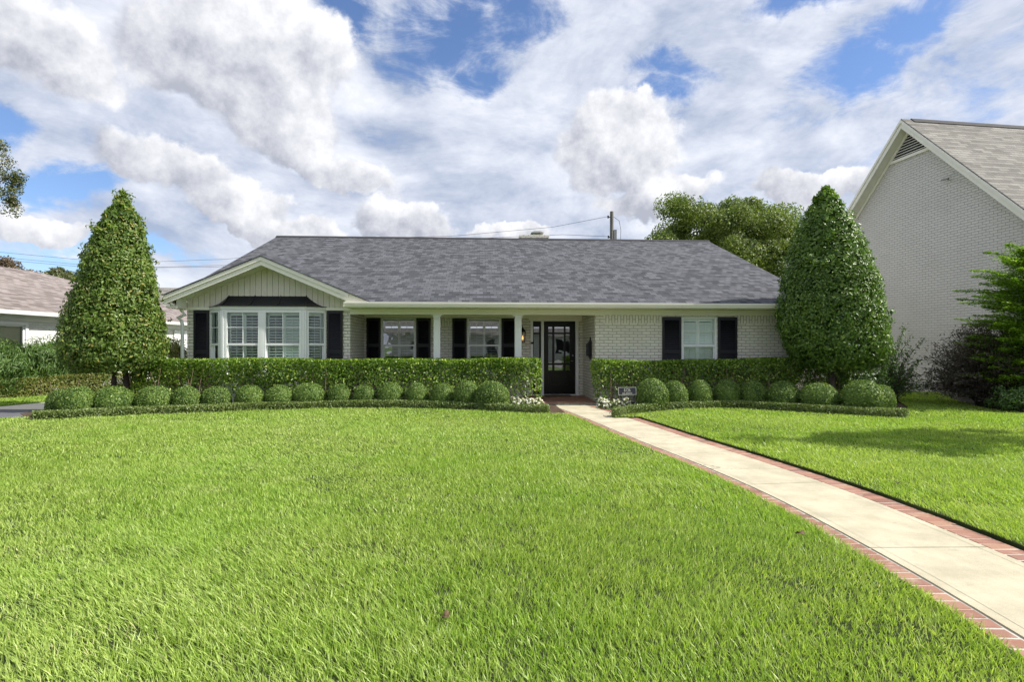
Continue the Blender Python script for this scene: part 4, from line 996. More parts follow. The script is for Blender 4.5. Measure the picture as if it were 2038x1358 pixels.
def rear_building():
    xc, yc = at(330, 36); t = thing('rear_house', (xc, yc, 0), 'distant house with grey shingle roof and three vent pipes, behind the white brick house', 'house', rot=-YAW)
    b = MB(); zr = H + (HZ - 573) / FPX * 38.5; ze = 3.0; yr = 2.5
    b.box(-9, 2.6, -1.6, 6.6, 0, ze); b.build('wall', M['brick_w'], t)
    b = MB()
    b.face([(-9.6, -2.2, ze), (3.2, -2.2, ze), (3.2, yr, zr), (-9.6, yr, zr)], [(0, 0), (12.8, 0), (12.8, 5.3), (0, 5.3)])
    b.face([(3.2, 2 * yr + 2.2, ze), (-9.6, 2 * yr + 2.2, ze), (-9.6, yr, zr), (3.2, yr, zr)], [(0, 0), (12.8, 0), (12.8, 5.3), (0, 5.3)])
    b.face([(3.2, -2.2, ze), (3.2, 2 * yr + 2.2, ze), (3.2, yr, zr)]); b.face([(-9.6, 2 * yr + 2.2, ze), (-9.6, -2.2, ze), (-9.6, yr, zr)])
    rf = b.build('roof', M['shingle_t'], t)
    for x, h in ((.55, .42), (.80, .50), (1.12, .48)):
        b = MB(); z = zr - .35; b.tube([(x, yr - .8, z - .3), (x, yr - .8, z + h)], .035, 6); b.tube([(x, yr - .8, z + h - .1), (x, yr - .8, z + h)], .07, 8); b.build('vent_pipe', M['metal'], rf)
rear_building()

def opposite_house():
    # stands across the street behind the viewer; the porch windows mirror it
    t = thing('opposite_house', (1, -20, 0), 'pale brick house with grey roof across the street, mirrored in the porch windows', 'house')
    b = MB(); b.box(-9, 9, -7, 0, 0, 2.6); b.build('wall', M['brick_g'], t)
    b = MB(); b.face([(-9.8, .6, 2.5), (9.8, .6, 2.5), (9.8, -4, 5.6), (-9.8, -4, 5.6)], [(0, 0), (19.6, 0), (19.6, 5.5), (0, 5.5)])
    b.face([(9.8, -8.6, 2.5), (-9.8, -8.6, 2.5), (-9.8, -4, 5.6), (9.8, -4, 5.6)], [(0, 0), (19.6, 0), (19.6, 5.5), (0, 5.5)])
    b.face([(-9.8, .6, 2.5), (-9.8, -8.6, 2.5), (-9.8, -4, 5.6)]); b.face([(9.8, .6, 2.5), (9.8, -4, 5.6), (9.8, -8.6, 2.5)]); b.build('roof', M['shingle_t'], t)
    for x in (-6.5, -3, 3.2, 6.5):
        f = MB(); f.box(x - .7, x + .7, .002, .05, .8, 2.1); w_ = f.build('window', M['white'], t)
        f = MB(); f.box(x - .6, x + .6, .05, .06, .9, 2.0); f.build('pane', M['dooredge'], w_)
    f = MB(); f.box(-.5, .5, .002, .06, 0, 2.1); f.build('door', M['dooredge'], t)
opposite_house()

# utility pole and wires
def pole():
    x, y = at(1217.5, 34.); zt = H + (HZ - 421) / FPX * 34
    t = thing('utility_pole', (x, y, 0), 'weathered wooden utility pole rising behind the charcoal roof', 'pole')
    b = MB(t.location); b.tube([(x, y, 0), (x, y, zt * .5), (x, y, zt)], [.15, .125, .105], 10); b.build('pole_shaft', M['pole'], t)
    for z, dx in ((zt - .35, -.22), (zt - 3.15 + 1.6, -.2), (zt - 2.35, -.2)):
        b = MB(t.location); b.tube([(x, y, z), (x + dx, y, z + .02)], .03, 6); b.tube([(x + dx, y, z - .05), (x + dx, y, z + .1)], .05, 8); b.build('insulator', M['wire'], t)
    b = MB(t.location); b.box(x + .12, x + .28, y - .1, y + .1, zt - 1.75, zt - 1.1); b.build('equipment_box', M['metal'], t)
    b = MB(t.location); b.tube([(x + .1, y, zt - .3), (x + .45, y, zt - .55), (x + .55, y, zt - 1.1), (x + .5, y, zt - 2.6), (x + .9, y, zt - 4.5)], .014, 5); b.build('drop_line', M['wire'], t)
    return x, y, zt
pxx, pyy, pzt = pole()
def wire(label, pts, r=.011, name='power_line'):
    a = [Vector(p) for p in pts]; b = MB(a[0])
    out = []
    for i in range(len(a) - 1):
        for k in range(12):
            q = k / 12; p = a[i].lerp(a[i + 1], q); p.z -= 0.0; out.append(p)
    out.append(a[-1]); b.tube(out, r, 5); o = b.build(name, M['wire']); o.location = b.off; tag(o, label, 'power line', 'overhead wires')
def wp(px, py, d): x, y = at(px, d); return (x, y, H + (HZ - py) / FPX * d)
wire('topmost wire running left from the utility pole down behind the roof ridge', [(pxx - .22, pyy, pzt - .3), wp(1100, 452, 35.5), wp(900, 470, 38), wp(750, 473.5, 41), wp(560, 478, 45)])
wire('middle wire running from the utility pole just above the chimney', [(pxx - .2, pyy, pzt - 1.5), wp(1120, 467, 35.5), wp(960, 474, 38), wp(800, 481, 41)])
wire('lowest wire leaving the utility pole just over the roof ridge', [(pxx - .2, pyy, pzt - 2.3), wp(1130, 476, 35.5), wp(1000, 484, 38)])
wire('upper of the three sagging wires beyond the tall clipped tree by the driveway', [wp(-200, 485, 44), wp(0, 502, 45), wp(150, 516, 46), wp(310, 521, 47), wp(450, 516, 48), wp(600, 500, 49)], .013)
wire('middle of the three sagging wires beyond the tall clipped tree by the driveway', [wp(-200, 497, 44), wp(0, 512, 45), wp(150, 526, 46), wp(310, 532, 47), wp(450, 528, 48), wp(600, 515, 49)], .013)
wire('lowest of the three sagging wires beyond the tall clipped tree by the driveway', [wp(-200, 502, 44), wp(0, 517, 45), wp(150, 530, 46), wp(300, 533, 47), wp(430, 531.5, 48), wp(600, 520, 49)], .013)

# ================================================================== PLANTS
def clipped_tree(px_c, d, prof, m, label, seed, trunks, lean=0., clear=.8, size=.085, apex=None, n_leaf=30000, shr=.10):
    rng = np.random.default_rng(seed)
    x0, y0 = at(px_c, d); t = thing('clipped_tree', (x0, y0, 0), label, 'tree', 'tall clipped evergreen trees flanking the house front')
    k = d / FPX
    zs = np.array([H + (HZ - p[0]) * k for p in prof]); xl = np.array([(p[1] - px_c) * k for p in prof]); xr = np.array([(p[2] - px_c) * k for p in prof]); sh_ = np.minimum(shr, (xr - xl) / 2 * .45); xl += sh_; xr -= sh_
    o = np.argsort(zs); zs, xl, xr = zs[o], xl[o], xr[o]
    def shell(n, depth):
        z = rng.uniform(zs[0], zs[-1], n * 2); r = np.interp(z, zs, (xr - xl) / 2); keep = rng.uniform(0, r.max(), n * 2) < r + .08; z = z[keep][:n]
        th = rng.uniform(0, 6.283, len(z)); r = np.interp(z, zs, (xr - xl) / 2); c = np.interp(z, zs, (xr + xl) / 2)
        dr = np.gradient(np.interp(np.linspace(zs[0], zs[-1], 60), zs, (xr - xl) / 2), np.linspace(zs[0], zs[-1], 60)); sl_ = np.interp(z, np.linspace(zs[0], zs[-1], 60), dr)
        rr = np.maximum(r - depth * rng.exponential(1., len(z)), 0.02)
        P = np.stack([c + rr * np.cos(th), rr * np.sin(th), z], 1); N = nrm(np.stack([np.cos(th), np.sin(th), np.clip(-sl_, -.8, 1.6) + .15], 1))
        return P, N
    pn = PN(2.6, seed); pn2 = PN(6.5, seed + 1)
    C, CN = shell(900, .05); C = C - CN * .09; C += CN * (.10 * pn(C * .8))[:, None]
    P1, N1 = clumps(C, CN, n_leaf // 900 * 6 // 10, .13, rng)
    P2, N2 = shell(int(n_leaf * .45), .12); P2 += N2 * (.085 * pn(P2 * .8) + .035 * pn2(P2) - .03)[:, None]
    # bottom skirt and under-crown
    zb = zs[0]; rb = (xr - xl)[0] / 2 * 1.0; cb = (xr + xl)[0] / 2
    q = rng.uniform(0, 1, n_leaf // 12) ** .5 * rb; th = rng.uniform(0, 6.283, len(q)); P3 = np.stack([cb + q * np.cos(th), q * np.sin(th), zb + rng.normal(0, .09, len(q)) + .1], 1); N3 = nrm(np.stack([np.cos(th), np.sin(th), -.6 + 0 * th], 1))
    P = np.concatenate([P1, P2, P3]); N = np.concatenate([N1, N2, N3])
    Pi, Ni = shell(9000, .0); c_i = np.interp(Pi[:, 2], zs, (xr + xl) / 2); f_ = rng.uniform(.45, .86, len(Pi)); Pi[:, 0] = c_i + (Pi[:, 0] - c_i) * f_; Pi[:, 1] *= f_
    leaves('inner_foliage', Pi, Ni, size * 2.0, m, t, aspect=.6, spread=.7, rng=rng)
    # a few sprigs that escape the clipping line
    S, SN_ = shell(90, .0); S += SN_ * .02; Ps, Ns = clumps(S, SN_, 12, .07, rng)
    P = np.concatenate([P, Ps]); N = np.concatenate([N, Ns])
    leaves('crown', P, N, size, m, t, aspect=.42, spread=.42, fold=.1, rng=rng)
    for i, (tx, lx, rad) in enumerate(trunks):
        b = MB(); b.tube([(tx, .02 * i, 0), (tx + lx * .4, 0, .5), (tx + lx, 0, 1.1), (tx * .5 + lx, 0, 2.2), (0, 0, 3.6)], [rad * 1.15, rad, rad * .9, rad * .7, rad * .3], 9)
        for j in range(7):
            z = 1.3 + j * .38; a = j * 2.4 + i; L_ = .75 * (1 - j / 10)
            b.tube([(tx * .5 + lx * .9, 0, z - .2), (tx * .5 + L_ * .6 * math.cos(a), L_ * .6 * math.sin(a), z + .1), (L_ * math.cos(a), L_ * math.sin(a), z + .35)], [rad * .45, rad * .3, rad * .1], 6)
        b.build('trunk', M['bark'], t, smooth=True)
    return t
clipped_tree(237, 12.9, [(381, 241, 246), (395, 228, 258), (412, 215, 272), (432, 196, 286), (465, 180, 297), (500, 168, 305), (545, 158, 313), (590, 146, 320), (640, 134, 331), (690, 129, 336), (715, 134, 333), (735, 150, 322)], M['leaf_topiary'],
             'tall cone-clipped evergreen on two trunks beside the driveway', 5, [(-.14, .06, .055), (.20, -.08, .06)], size=.078, n_leaf=33000)
clipped_tree(1655, 13.3, [(374, 1634, 1653), (388, 1619, 1668), (408, 1605, 1683), (432, 1594, 1694), (470, 1580, 1708), (502, 1569, 1720), (550, 1559, 1742), (597, 1556, 1758), (645, 1555, 1766), (690, 1560, 1766), (714, 1571, 1757), (732, 1590, 1740)], M['leaf_topiary2'],
             'tall bulging clipped evergreen on a single trunk near the pale gable wall', 9, [(.02, -.02, .075)], size=.075, n_leaf=36000, shr=.05)

# boxwood balls: three clipped forms, copied along the two rows
def ball_mesh(seed):
    rng = np.random.default_rng(seed); n = 7500; N = nrm(rng.normal(size=(n, 3))); N = N[N[:, 2] > -.75]
    pn = PN(5., seed); r = 1 + .03 * pn(N) - .06 * rng.exponential(1, len(N)).clip(0, 3) + .022 * rng.normal(size=len(N)); P = N * r[:, None]
    o = leaves('boxwood_ball', P, N, .088, M['leaf_ball'], aspect=.62, spread=.75, fold=.1, rng=rng)
    bm = bmesh.new(); bm.from_mesh(o.data); bmesh.ops.create_icosphere(bm, subdivisions=3, radius=.90); bm.to_mesh(o.data); bm.free()
    return o
protos = [ball_mesh(s) for s in (21, 22, 23, 24, 25)]; used = [False] * 5
def border_d(px, lst): x, y = bl(px, lst, .11); return x * SN + y * CS
ordn = ['first', 'second', 'third', 'fourth', 'fifth', 'sixth', 'seventh', 'eighth', 'ninth', 'tenth', 'eleventh', 'twelfth', 'thirteenth', 'fourteenth', 'fifteenth', 'sixteenth']
def place_ball(i, xl, xr, top, lst, label, group, dextra=.0):
    pc = (xl + xr) / 2; d = border_d(pc, lst) + .17; r = (xr - xl) / 2 * d / FPX; d += r * .85 + dextra; r = (xr - xl) / 2 * d / FPX
    zt = H - (top - HZ) * d / FPX; x, y = at(pc, d)
    k = (i * 2) % 5; r *= .94; zt -= .015
    if not used[k]: o = protos[k]; used[k] = True
    else: o = protos[k].copy(); COL.objects.link(o)
    rz = max(zt * .56, .26)
    o.location = (x, y, zt - rz); o.scale = (r * 1.0, r, rz); o.rotation_euler = (0, 0, i * 2.1)
    if lst is bordL_px: rz = 0
    tag(o, label, 'boxwood ball', group)
left = [(943, 1016, 756.5), (901.5, 957, 757), (855, 907, 761), (806, 854.6, 761), (749, 805.6, 758.6), (700.5, 750, 764), (651.7, 700.5, 763), (578, 651.7, 760), (526.5, 585, 765.6), (467.7, 526.5, 765),
        (400, 459.7, 767.6), (342.6, 400, 766.6), (270.5, 345, 767), (184, 267, 768), (117, 192, 768), (94, 148, 773)]
for i, (a, c, tp) in enumerate(left):
    place_ball(i, a, c, tp, bordL_px, f'{ordn[i]} clipped boxwood ball from the front walk, in the row below the bay window' if i < 15 else 'darkest boxwood ball at the driveway end of the long row', 'boxwood balls in the long row before the porch and bay window', .25 if i == 15 else 0.)
right = [(1263, 1332, 752), (1316, 1370, 756), (1366.6, 1419, 755), (1419, 1474, 754), (1473, 1525, 756), (1525, 1592, 757), (1591, 1667.5, 760), (1673.6, 1761.5, 756), (1730, 1781, 764)]
for i, (a, c, tp) in enumerate(right):
    place_ball(i + 1, a, c, tp, bordR_px, f'{ordn[i]} clipped boxwood ball from the house number sign, in the shorter row', 'boxwood balls in the short row before the wing wall', .3 if i == 8 else 0.)

# leafy box hedges
def hedge(name, poly, z0, z1, n, size, m, label, seed, inner=.25, gaps=0., round_=.12, stems=0, group=None, zj=.03, asp=.5, smallstep=None, t=None, thin=0., spread=.6):
    rng = np.random.default_rng(seed); poly = np.array(poly, float); c = poly.mean(0)
    t = t or thing(name, (*c, 0), label, 'hedge', group)
    E = np.roll(poly, -1, 0) - poly; Ln = np.linalg.norm(E, axis=1); per = Ln.sum()
    area_top = .5 * abs(sum(poly[i][0] * poly[(i + 1) % len(poly)][1] - poly[(i + 1) % len(poly)][0] * poly[i][1] for i in range(len(poly))))
    area_side = per * (z1 - z0); nt = int(n * area_top / (area_top + area_side)); ns = n - nt
    mn, mx_ = poly.min(0), poly.max(0)
    T = np.stack([rng.uniform(mn[0], mx_[0], nt * 5), rng.uniform(mn[1], mx_[1], nt * 5)], 1); T = T[inpoly(T, poly)][:nt]
    P1 = np.concatenate([T, np.full((len(T), 1), z1)], 1); P1[:, 2] -= rng.exponential(.05, len(T)); N1 = np.tile((0, 0, 1.), (len(T), 1)); N1 = N1 + .35 * rng.normal(size=N1.shape)
    k = rng.choice(len(poly), ns, p=Ln / per); u = rng.uniform(0, 1, ns); ccw = np.sign(sum(poly[i][0] * poly[(i + 1) % len(poly)][1] - poly[(i + 1) % len(poly)][0] * poly[i][1] for i in range(len(poly))))
    nn = np.stack([E[k, 1], -E[k, 0]], 1) / Ln[k, None] * ccw
    zz = z0 + (z1 - z0) * rng.uniform(0, 1, ns) ** (.8 if gaps else 1.)
    dep = rng.exponential(.07, ns); edge = np.clip((zz - (z1 - round_)) / round_, 0, 1) ** 2 * round_ * .6
    XY = poly[k] + E[k] * u[:, None] - nn * (dep + edge)[:, None]
    P2 = np.concatenate([XY, zz[:, None]], 1); N2 = np.concatenate([nn, np.full((ns, 1), .35)], 1)
    P = np.concatenate([P1, P2]); N = np.concatenate([N1, N2])
    pn = PN(2.2, seed); pn2 = PN(5., seed + 3); P[:, 2] += zj * pn(P) * (P[:, 2] / z1); P[:, :2] += (.05 * pn2(P))[:, None] * N[:, :2]
    if gaps:
        h = (P[:, 2] - z0) / (z1 - z0); g_ = pn2(P * np.array((1., .3, 1.)) + 3.) * .5 + .5; keep = rng.uniform(0, 1, len(P)) < np.clip(1.15 - gaps * (1 - h) * (.5 + g_), .08, 1); P, N = P[keep], N[keep]
    if inner:
        mi = int(n * inner); Q = np.stack([rng.uniform(mn[0], mx_[0], mi * 3), rng.uniform(mn[1], mx_[1], mi * 3)], 1); Q = Q[inpoly(Q, poly)][:mi]
        P = np.concatenate([P, np.concatenate([Q, rng.uniform(z0 + (z1 - z0) * thin, z1 - .05, (len(Q), 1))], 1)]); N = np.concatenate([N, rng.normal(size=(len(Q), 3))])
    leaves('foliage', P, N, size, m, t, aspect=asp, spread=spread, rng=rng, off=(*c, 0))
    if stems:
        b = MB((*c, 0)); r = random.Random(seed)
        for i in range(stems):
            while True:
                x, y = r.uniform(mn[0], mx_[0]), r.uniform(mn[1], mx_[1])
                if inpoly(np.array([[x, y]]), poly)[0]: break
            dx, dy = r.uniform(-.14, .14), r.uniform(-.1, .1)
            b.tube([(x, y, .02), (x + dx * .4, y + dy, z1 * .4), (x + dx, y + dy * .5, z1 * .82)], [.011, .009, .004], 5)
            b.tube([(x + dx * .4, y + dy, z1 * .4), (x - dx, y - dy, z1 * .75)], [.007, .003], 4)
        b.build('stem', M['twig'], t)
    return t
def P2(px, d): return at(px, d)
hf = 13.38
bx = wx(652, F_)
hedge('hedge', [(wx(264, 13.2), 13.2), (wx(1045, 13.22), 13.22), (wx(1068, 13.35), 13.35), (wx(1076, 13.55), 13.55), (wx(1068, 13.8), 13.8), (wx(1035, 13.9), 13.9), (wx(665, 13.9), 13.9), (wx(640, 13.62), 13.62), (wx(425, 13.62), 13.62), (wx(405, 13.9), 13.9), (wx(264, 13.9), 13.9)],
      .10, 1.135, 34000, .062, M['leaf_hedge'], 'long glossy green hedge under the bay window and porch', 31, inner=.16, gaps=.75, stems=90, thin=.45)
hedge('hedge', [(wx(1178, 13.4), 13.4), (wx(1198, 13.2), 13.2), (wx(1600, 13.15), 13.15), (wx(1690, 13.2), 13.2), (wx(1690, 13.6), 13.6), (wx(1560, 13.85), 13.85), (wx(1205, 13.85), 13.85), (wx(1180, 13.65), 13.65)],
      .10, 1.11, 22000, .060, M['leaf_hedge'], 'glossy green hedge under the wing window beside the front door', 37, inner=.14, gaps=.8, stems=60, thin=.45)
# dwarf clipped borders along the lawn edge
def border_hedge(lst, px0, px1, label, seed, n):
    pts = [(p, border_d(p, lst)) for p in np.linspace(px0, px1, 24)]
    front = [at(p, d + .02) for p, d in pts]; back = [at(p, d + .27) for p, d in pts][::-1]
    hedge('border_hedge', front + back, .02, .215, n, .034, M['leaf_border'], label, seed, inner=.3, round_=.06, zj=.012, asp=.6, spread=.9)
border_hedge(bordL_px, 64, 1091, 'low curving clipped border along the big lawn before the long ball row', 41, 42000)
border_hedge(bordR_px, 1224, 1803, 'low curving clipped border along the small lawn before the short ball row', 43, 26000)
# hedge and shrubs across the driveway
hedge('clipped_hedge', [at(-320, 13.2), at(0, 15.0), at(94, 16.0), at(215, 17.4), at(290, 18.3), at(290, 19.0), at(200, 18.1), at(90, 16.7), at(0, 15.6), at(-320, 13.8)], .02, .585, 30000, .048, M['leaf_yellow'],
      'low yellow-green clipped hedge along the far side of the driveway', 47, inner=.12, gaps=.35, stems=60)
sheet('grass_verge', [gp(-320, 853), gp(0, 811.5), gp(94, 802.5), gp(230, 793), gp(290, 785), (-11.2, 19.), (-13.5, 19.), gp(0, 791), gp(-320, 810)], .03, M['far_ground'], thick=.03)
def verge_grass():
    poly = [gp(-320, 852), gp(0, 811.5), gp(94, 802.5), gp(230, 793), gp(230, 786), gp(94, 792), gp(0, 798), gp(-320, 815)]
    P = np.stack([RNG.uniform(-22, -9, 60000), RNG.uniform(10, 17, 60000)], 1); P = P[inpoly(P, poly)]; n = len(P)
    a = RNG.uniform(0, 6.28, n); T = np.stack([.5 * np.cos(a), .5 * np.sin(a), np.ones(n)], 1); N = np.stack([np.cos(a + 1.5), np.sin(a + 1.5), 0 * a], 1)
    o = leaves('verge_grass', np.concatenate([P, np.full((n, 1), .055)], 1), N, .07, M['grass'], aspect=.3, spread=.1, T0=T); tag(o, 'narrow strip of grass between driveway and low clipped hedge', 'grass', None, 'stuff')
verge_grass()
def shrub(name, px, d, rx, ry, zt, n, size, m, label, seed, cat='shrub', asp=.25, ncl=60, clr=.3, group=None, z0=.1, T_up=True, stems=8, squash=1., spread=.5):
    rng = np.random.default_rng(seed); x, y = at(px, d); t = thing(name, (x, y, 0), label, cat, group)
    N = nrm(rng.normal(size=(ncl, 3))); C = N * rng.uniform(.5, 1., (ncl, 1)) * (rx, ry, (zt - z0) / 2) + (0, 0, (zt + z0) / 2); C = np.clip(C, (-9, -9, z0), (9, 9, zt))
    C *= (1 - .15 * 0); P, NN = clumps(C, N, n // ncl, clr, rng, squash); k = P[:, 2] > .03; P, NN = P[k], NN[k]
    T0 = nrm(P - (0, 0, zt * .2)) + (0, 0, .6) if T_up else None
    leaves('foliage', P, NN, size, m, t, aspect=asp, spread=spread, T0=T0, rng=rng)
    b = MB(); r = random.Random(seed)
    for i in range(stems):
        a = i * 2.4; q = r.uniform(.3, .85); b.tube([(.05 * math.cos(a), .05 * math.sin(a), 0), (.3 * rx * math.cos(a), .3 * ry * math.sin(a), zt * .5), (q * rx * math.cos(a), q * ry * math.sin(a), zt * .85)], [.018, .013, .005], 5)
    b.build('stem', M['bark'], t); return t
ol = [(-45, 15.3, 1.50, 'narrow-leaved green shrub under the window with tan blinds'), (50, 16.5, 1.52, 'narrow-leaved green shrub beside the leaning downspout'), (140, 17.6, 1.55, 'narrow-leaved green shrub half hidden by the clipped tree')]
for i, (px, d, z, lb) in enumerate(ol):
    shrub('oleander_shrub', px, d, 1.25, .8, z, 13000, .13, M['leaf_oleander'], lb, 51 + i, asp=.16, ncl=110, clr=.28, group='narrow-leaved shrubs before the white brick house')
shrub('clipped_shrub', 344, 16.3, .55, .6, 1.68, 9000, .06, M['leaf_yellow'], 'rounded green shrub beside the house downspout', 57, ncl=80, clr=.2, asp=.5, T_up=False)
# trees farther back
def tree(name, px, d, zt, zb, rx, ry, n, size, m, label, seed, ncl=90, clr=.8, trunk=.2, centers=None, asp=.5, droop=0., group=None, flat=.8):
    rng = np.random.default_rng(seed); x, y = at(px, d); t = thing(name, (x, y, 0), label, 'tree', group)
    if centers is None:
        N = nrm(rng.normal(size=(ncl, 3))); rad = rng.uniform(.35, 1, (ncl, 1)) ** .6; C = N * rad * (rx - clr * .6, ry - clr * .6, (zt - zb) / 2 - clr * .5) + (0, 0, (zt + zb) / 2)
    else: C = np.array(centers, float); N = nrm(C - (0, 0, (zt + zb) / 2) + 1e-3)
    P, NN = clumps(C, N, n // len(C), clr, rng, flat)
    P2_, N2_ = clumps(P[::max(1, len(P) // 500)], NN[::max(1, len(P) // 500)], max(6, n // 3500), clr * .3, rng)
    P = np.concatenate([P, P2_]); NN = np.concatenate([NN, N2_])
    leaves('crown', P, NN, size, m, t, aspect=asp, spread=.6, droop=droop, rng=rng)
    b = MB(); b.tube([(0, 0, 0), (.05, 0, zb * .6), (0, .05, (zb + zt) / 2), (0, 0, zt * .85)], [trunk * 1.2, trunk, trunk * .7, trunk * .2], 9)
    r = random.Random(seed)
    for i in range(min(26, len(C))):
        c = C[i * (len(C) // min(26, len(C)))]; z = max(zb * .55, c[2] - .35 * math.hypot(c[0], c[1]) - .3) + r.uniform(0, .2); q = Vector(c)
        b.tube([(0, 0, z), tuple(Vector((0, 0, z)).lerp(q, .5) + Vector((0, 0, -.15))), tuple(q)], [trunk * .4, trunk * .22, trunk * .06], 5)
    b.build('trunk', M['bark'], t, smooth=True); return t
def pc(px, py, d, D0, px0): # camera-frame offset of a picture point at depth d from a tree at (px0, D0)
    X = (px - CX) / FPX * d - (px0 - CX) / FPX * D0; return (X, d - D0, H + (HZ - py) / FPX * d)
rngo = np.random.default_rng(77)
cen = []
for (a, c_, s_) in [(1345, 455, 1), (1325, 470, 1), (1365, 430, .8), (1350, 420, .5), (1400, 428, .55), (1390, 445, .6), (1310, 485, .8), (1420, 455, 1), (1440, 440, 1), (1460, 425, .8), (1480, 430, 1), (1510, 422, .8), (1540, 430, .9), (1560, 445, .9),
                 (1575, 465, .8), (1500, 455, 1), (1535, 470, 1), (1470, 470, 1), (1400, 475, 1), (1560, 500, 1), (1520, 500, 1), (1480, 500, 1), (1440, 490, 1), (1500, 530, 1), (1540, 540, .9), (1580, 490, .8), (1380, 485, .9), (1350, 485, .9), (1600, 520, .8), (1620, 560, 1), (1460, 530, 1), (1595, 545, .8), (1420, 520, 1), (1570, 420, .4), (1505, 408, .35), (1455, 412, .35), (1335, 412, .3)]:
    for k in range(2 if s_ > .6 else 1):
        d = 28 + rngo.uniform(-2.2, 2.2); cen.append(pc(a + rngo.normal(0, 6), c_ + rngo.normal(0, 6) + 6, d, 28, 1470))
oak = tree('oak_tree', 1470, 28, 9.3, 2.5, 4, 3, 85000, .125, M['leaf_oak'], 'broad leafy oak rising behind the roof beside the clipped tree', 61, centers=cen, clr=.82, trunk=.28)
tree('bronze_tree', 12, 37, 7.3, 4., 2.0, 1.6, 7000, .15, M['leaf_red'], 'bronze-tinged treetop behind the brown roof', 62, ncl=40, clr=.55, group='treetops beyond the brown roof')
tree('magnolia_tree', 118, 36, 6.75, 3.2, 1.6, 1.5, 7000, .17, M['leaf_far'], 'dark green magnolia top between the brown roof and the clipped tree', 63, ncl=36, clr=.5, group='treetops beyond the brown roof', asp=.45)
# tree whose branch reaches in from beyond the driveway
cen = [pc(px, py, 13 + dd, 13, -90) for px, py, dd in [(5, 350, 0), (20, 360, .2), (8, 378, -.2), (15, 395, 0), (14, 402, .1), (-10, 340, .3), (-12, 385, -.3), (22, 356, 0), (20, 372, .1), (-25, 365, 0), (-40, 350, .4), (-40, 400, 0), (26, 347, 0), (-60, 380, .5), (-80, 340, 0), (-70, 300, .4), (-110, 320, .5), (-130, 360, 0),
       (-100, 390, .6), (-150, 300, .8), (-40, 310, .2), (3, 322, .2), (-10, 300, .1), (-8, 285, .1), (12, 414, 0)]]
ro = np.random.default_rng(5)
for k in range(230):
    a_, r_ = ro.uniform(0, 6.28), ro.uniform(0, 1) ** .5; qx, qy, qd = -250 + 170 * r_ * math.cos(a_), 300 + 120 * r_ * math.sin(a_), ro.normal(0, .8)
    cen.append(pc(qx, qy, 13 + qd, 13, -220))
cen = [(x_, y_, z_) if i_ >= 25 else (x_ + 130 / FPX * 13, y_, z_) for i_, (x_, y_, z_) in enumerate(cen)]
t = tree('live_oak_tree', -220, 13, 6.6, 4.6, 1.5, 1.5, 52000, .052, M['leaf_far'], 'branch tip of a live oak hanging in over the driveway', 64, centers=cen, clr=.19, trunk=.16, asp=.5, flat=.9)
# shade tree outside the frame on the small lawn's side; it throws the soft shadow on the grass
def shade_tree():
    rng = np.random.default_rng(71); x, y = 11.6, 6.9
    C = np.stack([rng.uniform(-2.1, 2.3, 26), rng.uniform(-.9, .9, 26), rng.uniform(4.2, 5.6, 26)], 1)
    t = tree('shade_tree', 0, 1, 5.6, 4.2, 1, 1, 4200, .11, M['leaf_oak'], 'slender tree at the edge of the small lawn, shading the grass', 72, centers=C, clr=.42, trunk=.09)
    t.location = (x, y, 0)
shade_tree()
# wispy shrub, dark purple shrub, layered bright shrub near the pale gable wall
def wispy():
    rng = np.random.default_rng(81); d = 14.4; x, y = at(1765, d); t = thing('wispy_shrub', (x, y, 0), 'sparse upright dark green shrub against the pale gable wall', 'shrub')
    Ps, Ns, Ts = [], [], []; b = MB(); k = d / FPX
    tips = [(1772, 624), (1790, 650), (1808, 664), (1838, 672), (1830, 700), (1848, 712), (1852, 738), (1856, 752), (1735, 700), (1720, 725), (1755, 670), (1745, 712), (1800, 690), (1775, 660), (1815, 725), (1700, 745), (1785, 700), (1830, 765), (1710, 765), (1760, 720), (1800, 740), (1740, 745), (1820, 690), (1770, 690), (1690, 730)]
    for i in range(64):
        px, py = tips[i % len(tips)]
        if i >= len(tips): px = 1768 + (px - 1768) * rng.uniform(.5, .95) + rng.normal(0, 8); py = 783 + (py - 783) * rng.uniform(.35, .85)
        tip = np.array(((px - 1765) * k, rng.uniform(-.5, .5), H + (HZ - py) * k)); base = np.array((rng.uniform(-.2, .2), rng.uniform(-.15, .15), 0.))
        mid = base * .4 + tip * .5 + np.array((0, 0, .18)); b.tube([base, mid, tip], [.010, .007, .003], 5)
        m_ = 90 if i < len(tips) else 75
        q = rng.uniform(.25, 1.02, m_)[:, None]; a = (1 - q) ** 2 * base + 2 * q * (1 - q) * mid + q * q * tip
        Ps.append(a + rng.normal(0, .035, (m_, 3))); Ns.append(rng.normal(size=(m_, 3)) + (0, 0, .6)); Ts.append(np.tile((tip - base) * .5, (m_, 1)) + rng.normal(0, .7, (m_, 3)))
    P, N, T = map(np.concatenate, (Ps, Ns, Ts)); leaves('foliage', P, N, .062, M['leaf_wispy'], t, aspect=.45, spread=.3, T0=T, rng=rng); b.build('stem', M['bark'], t)
wispy()
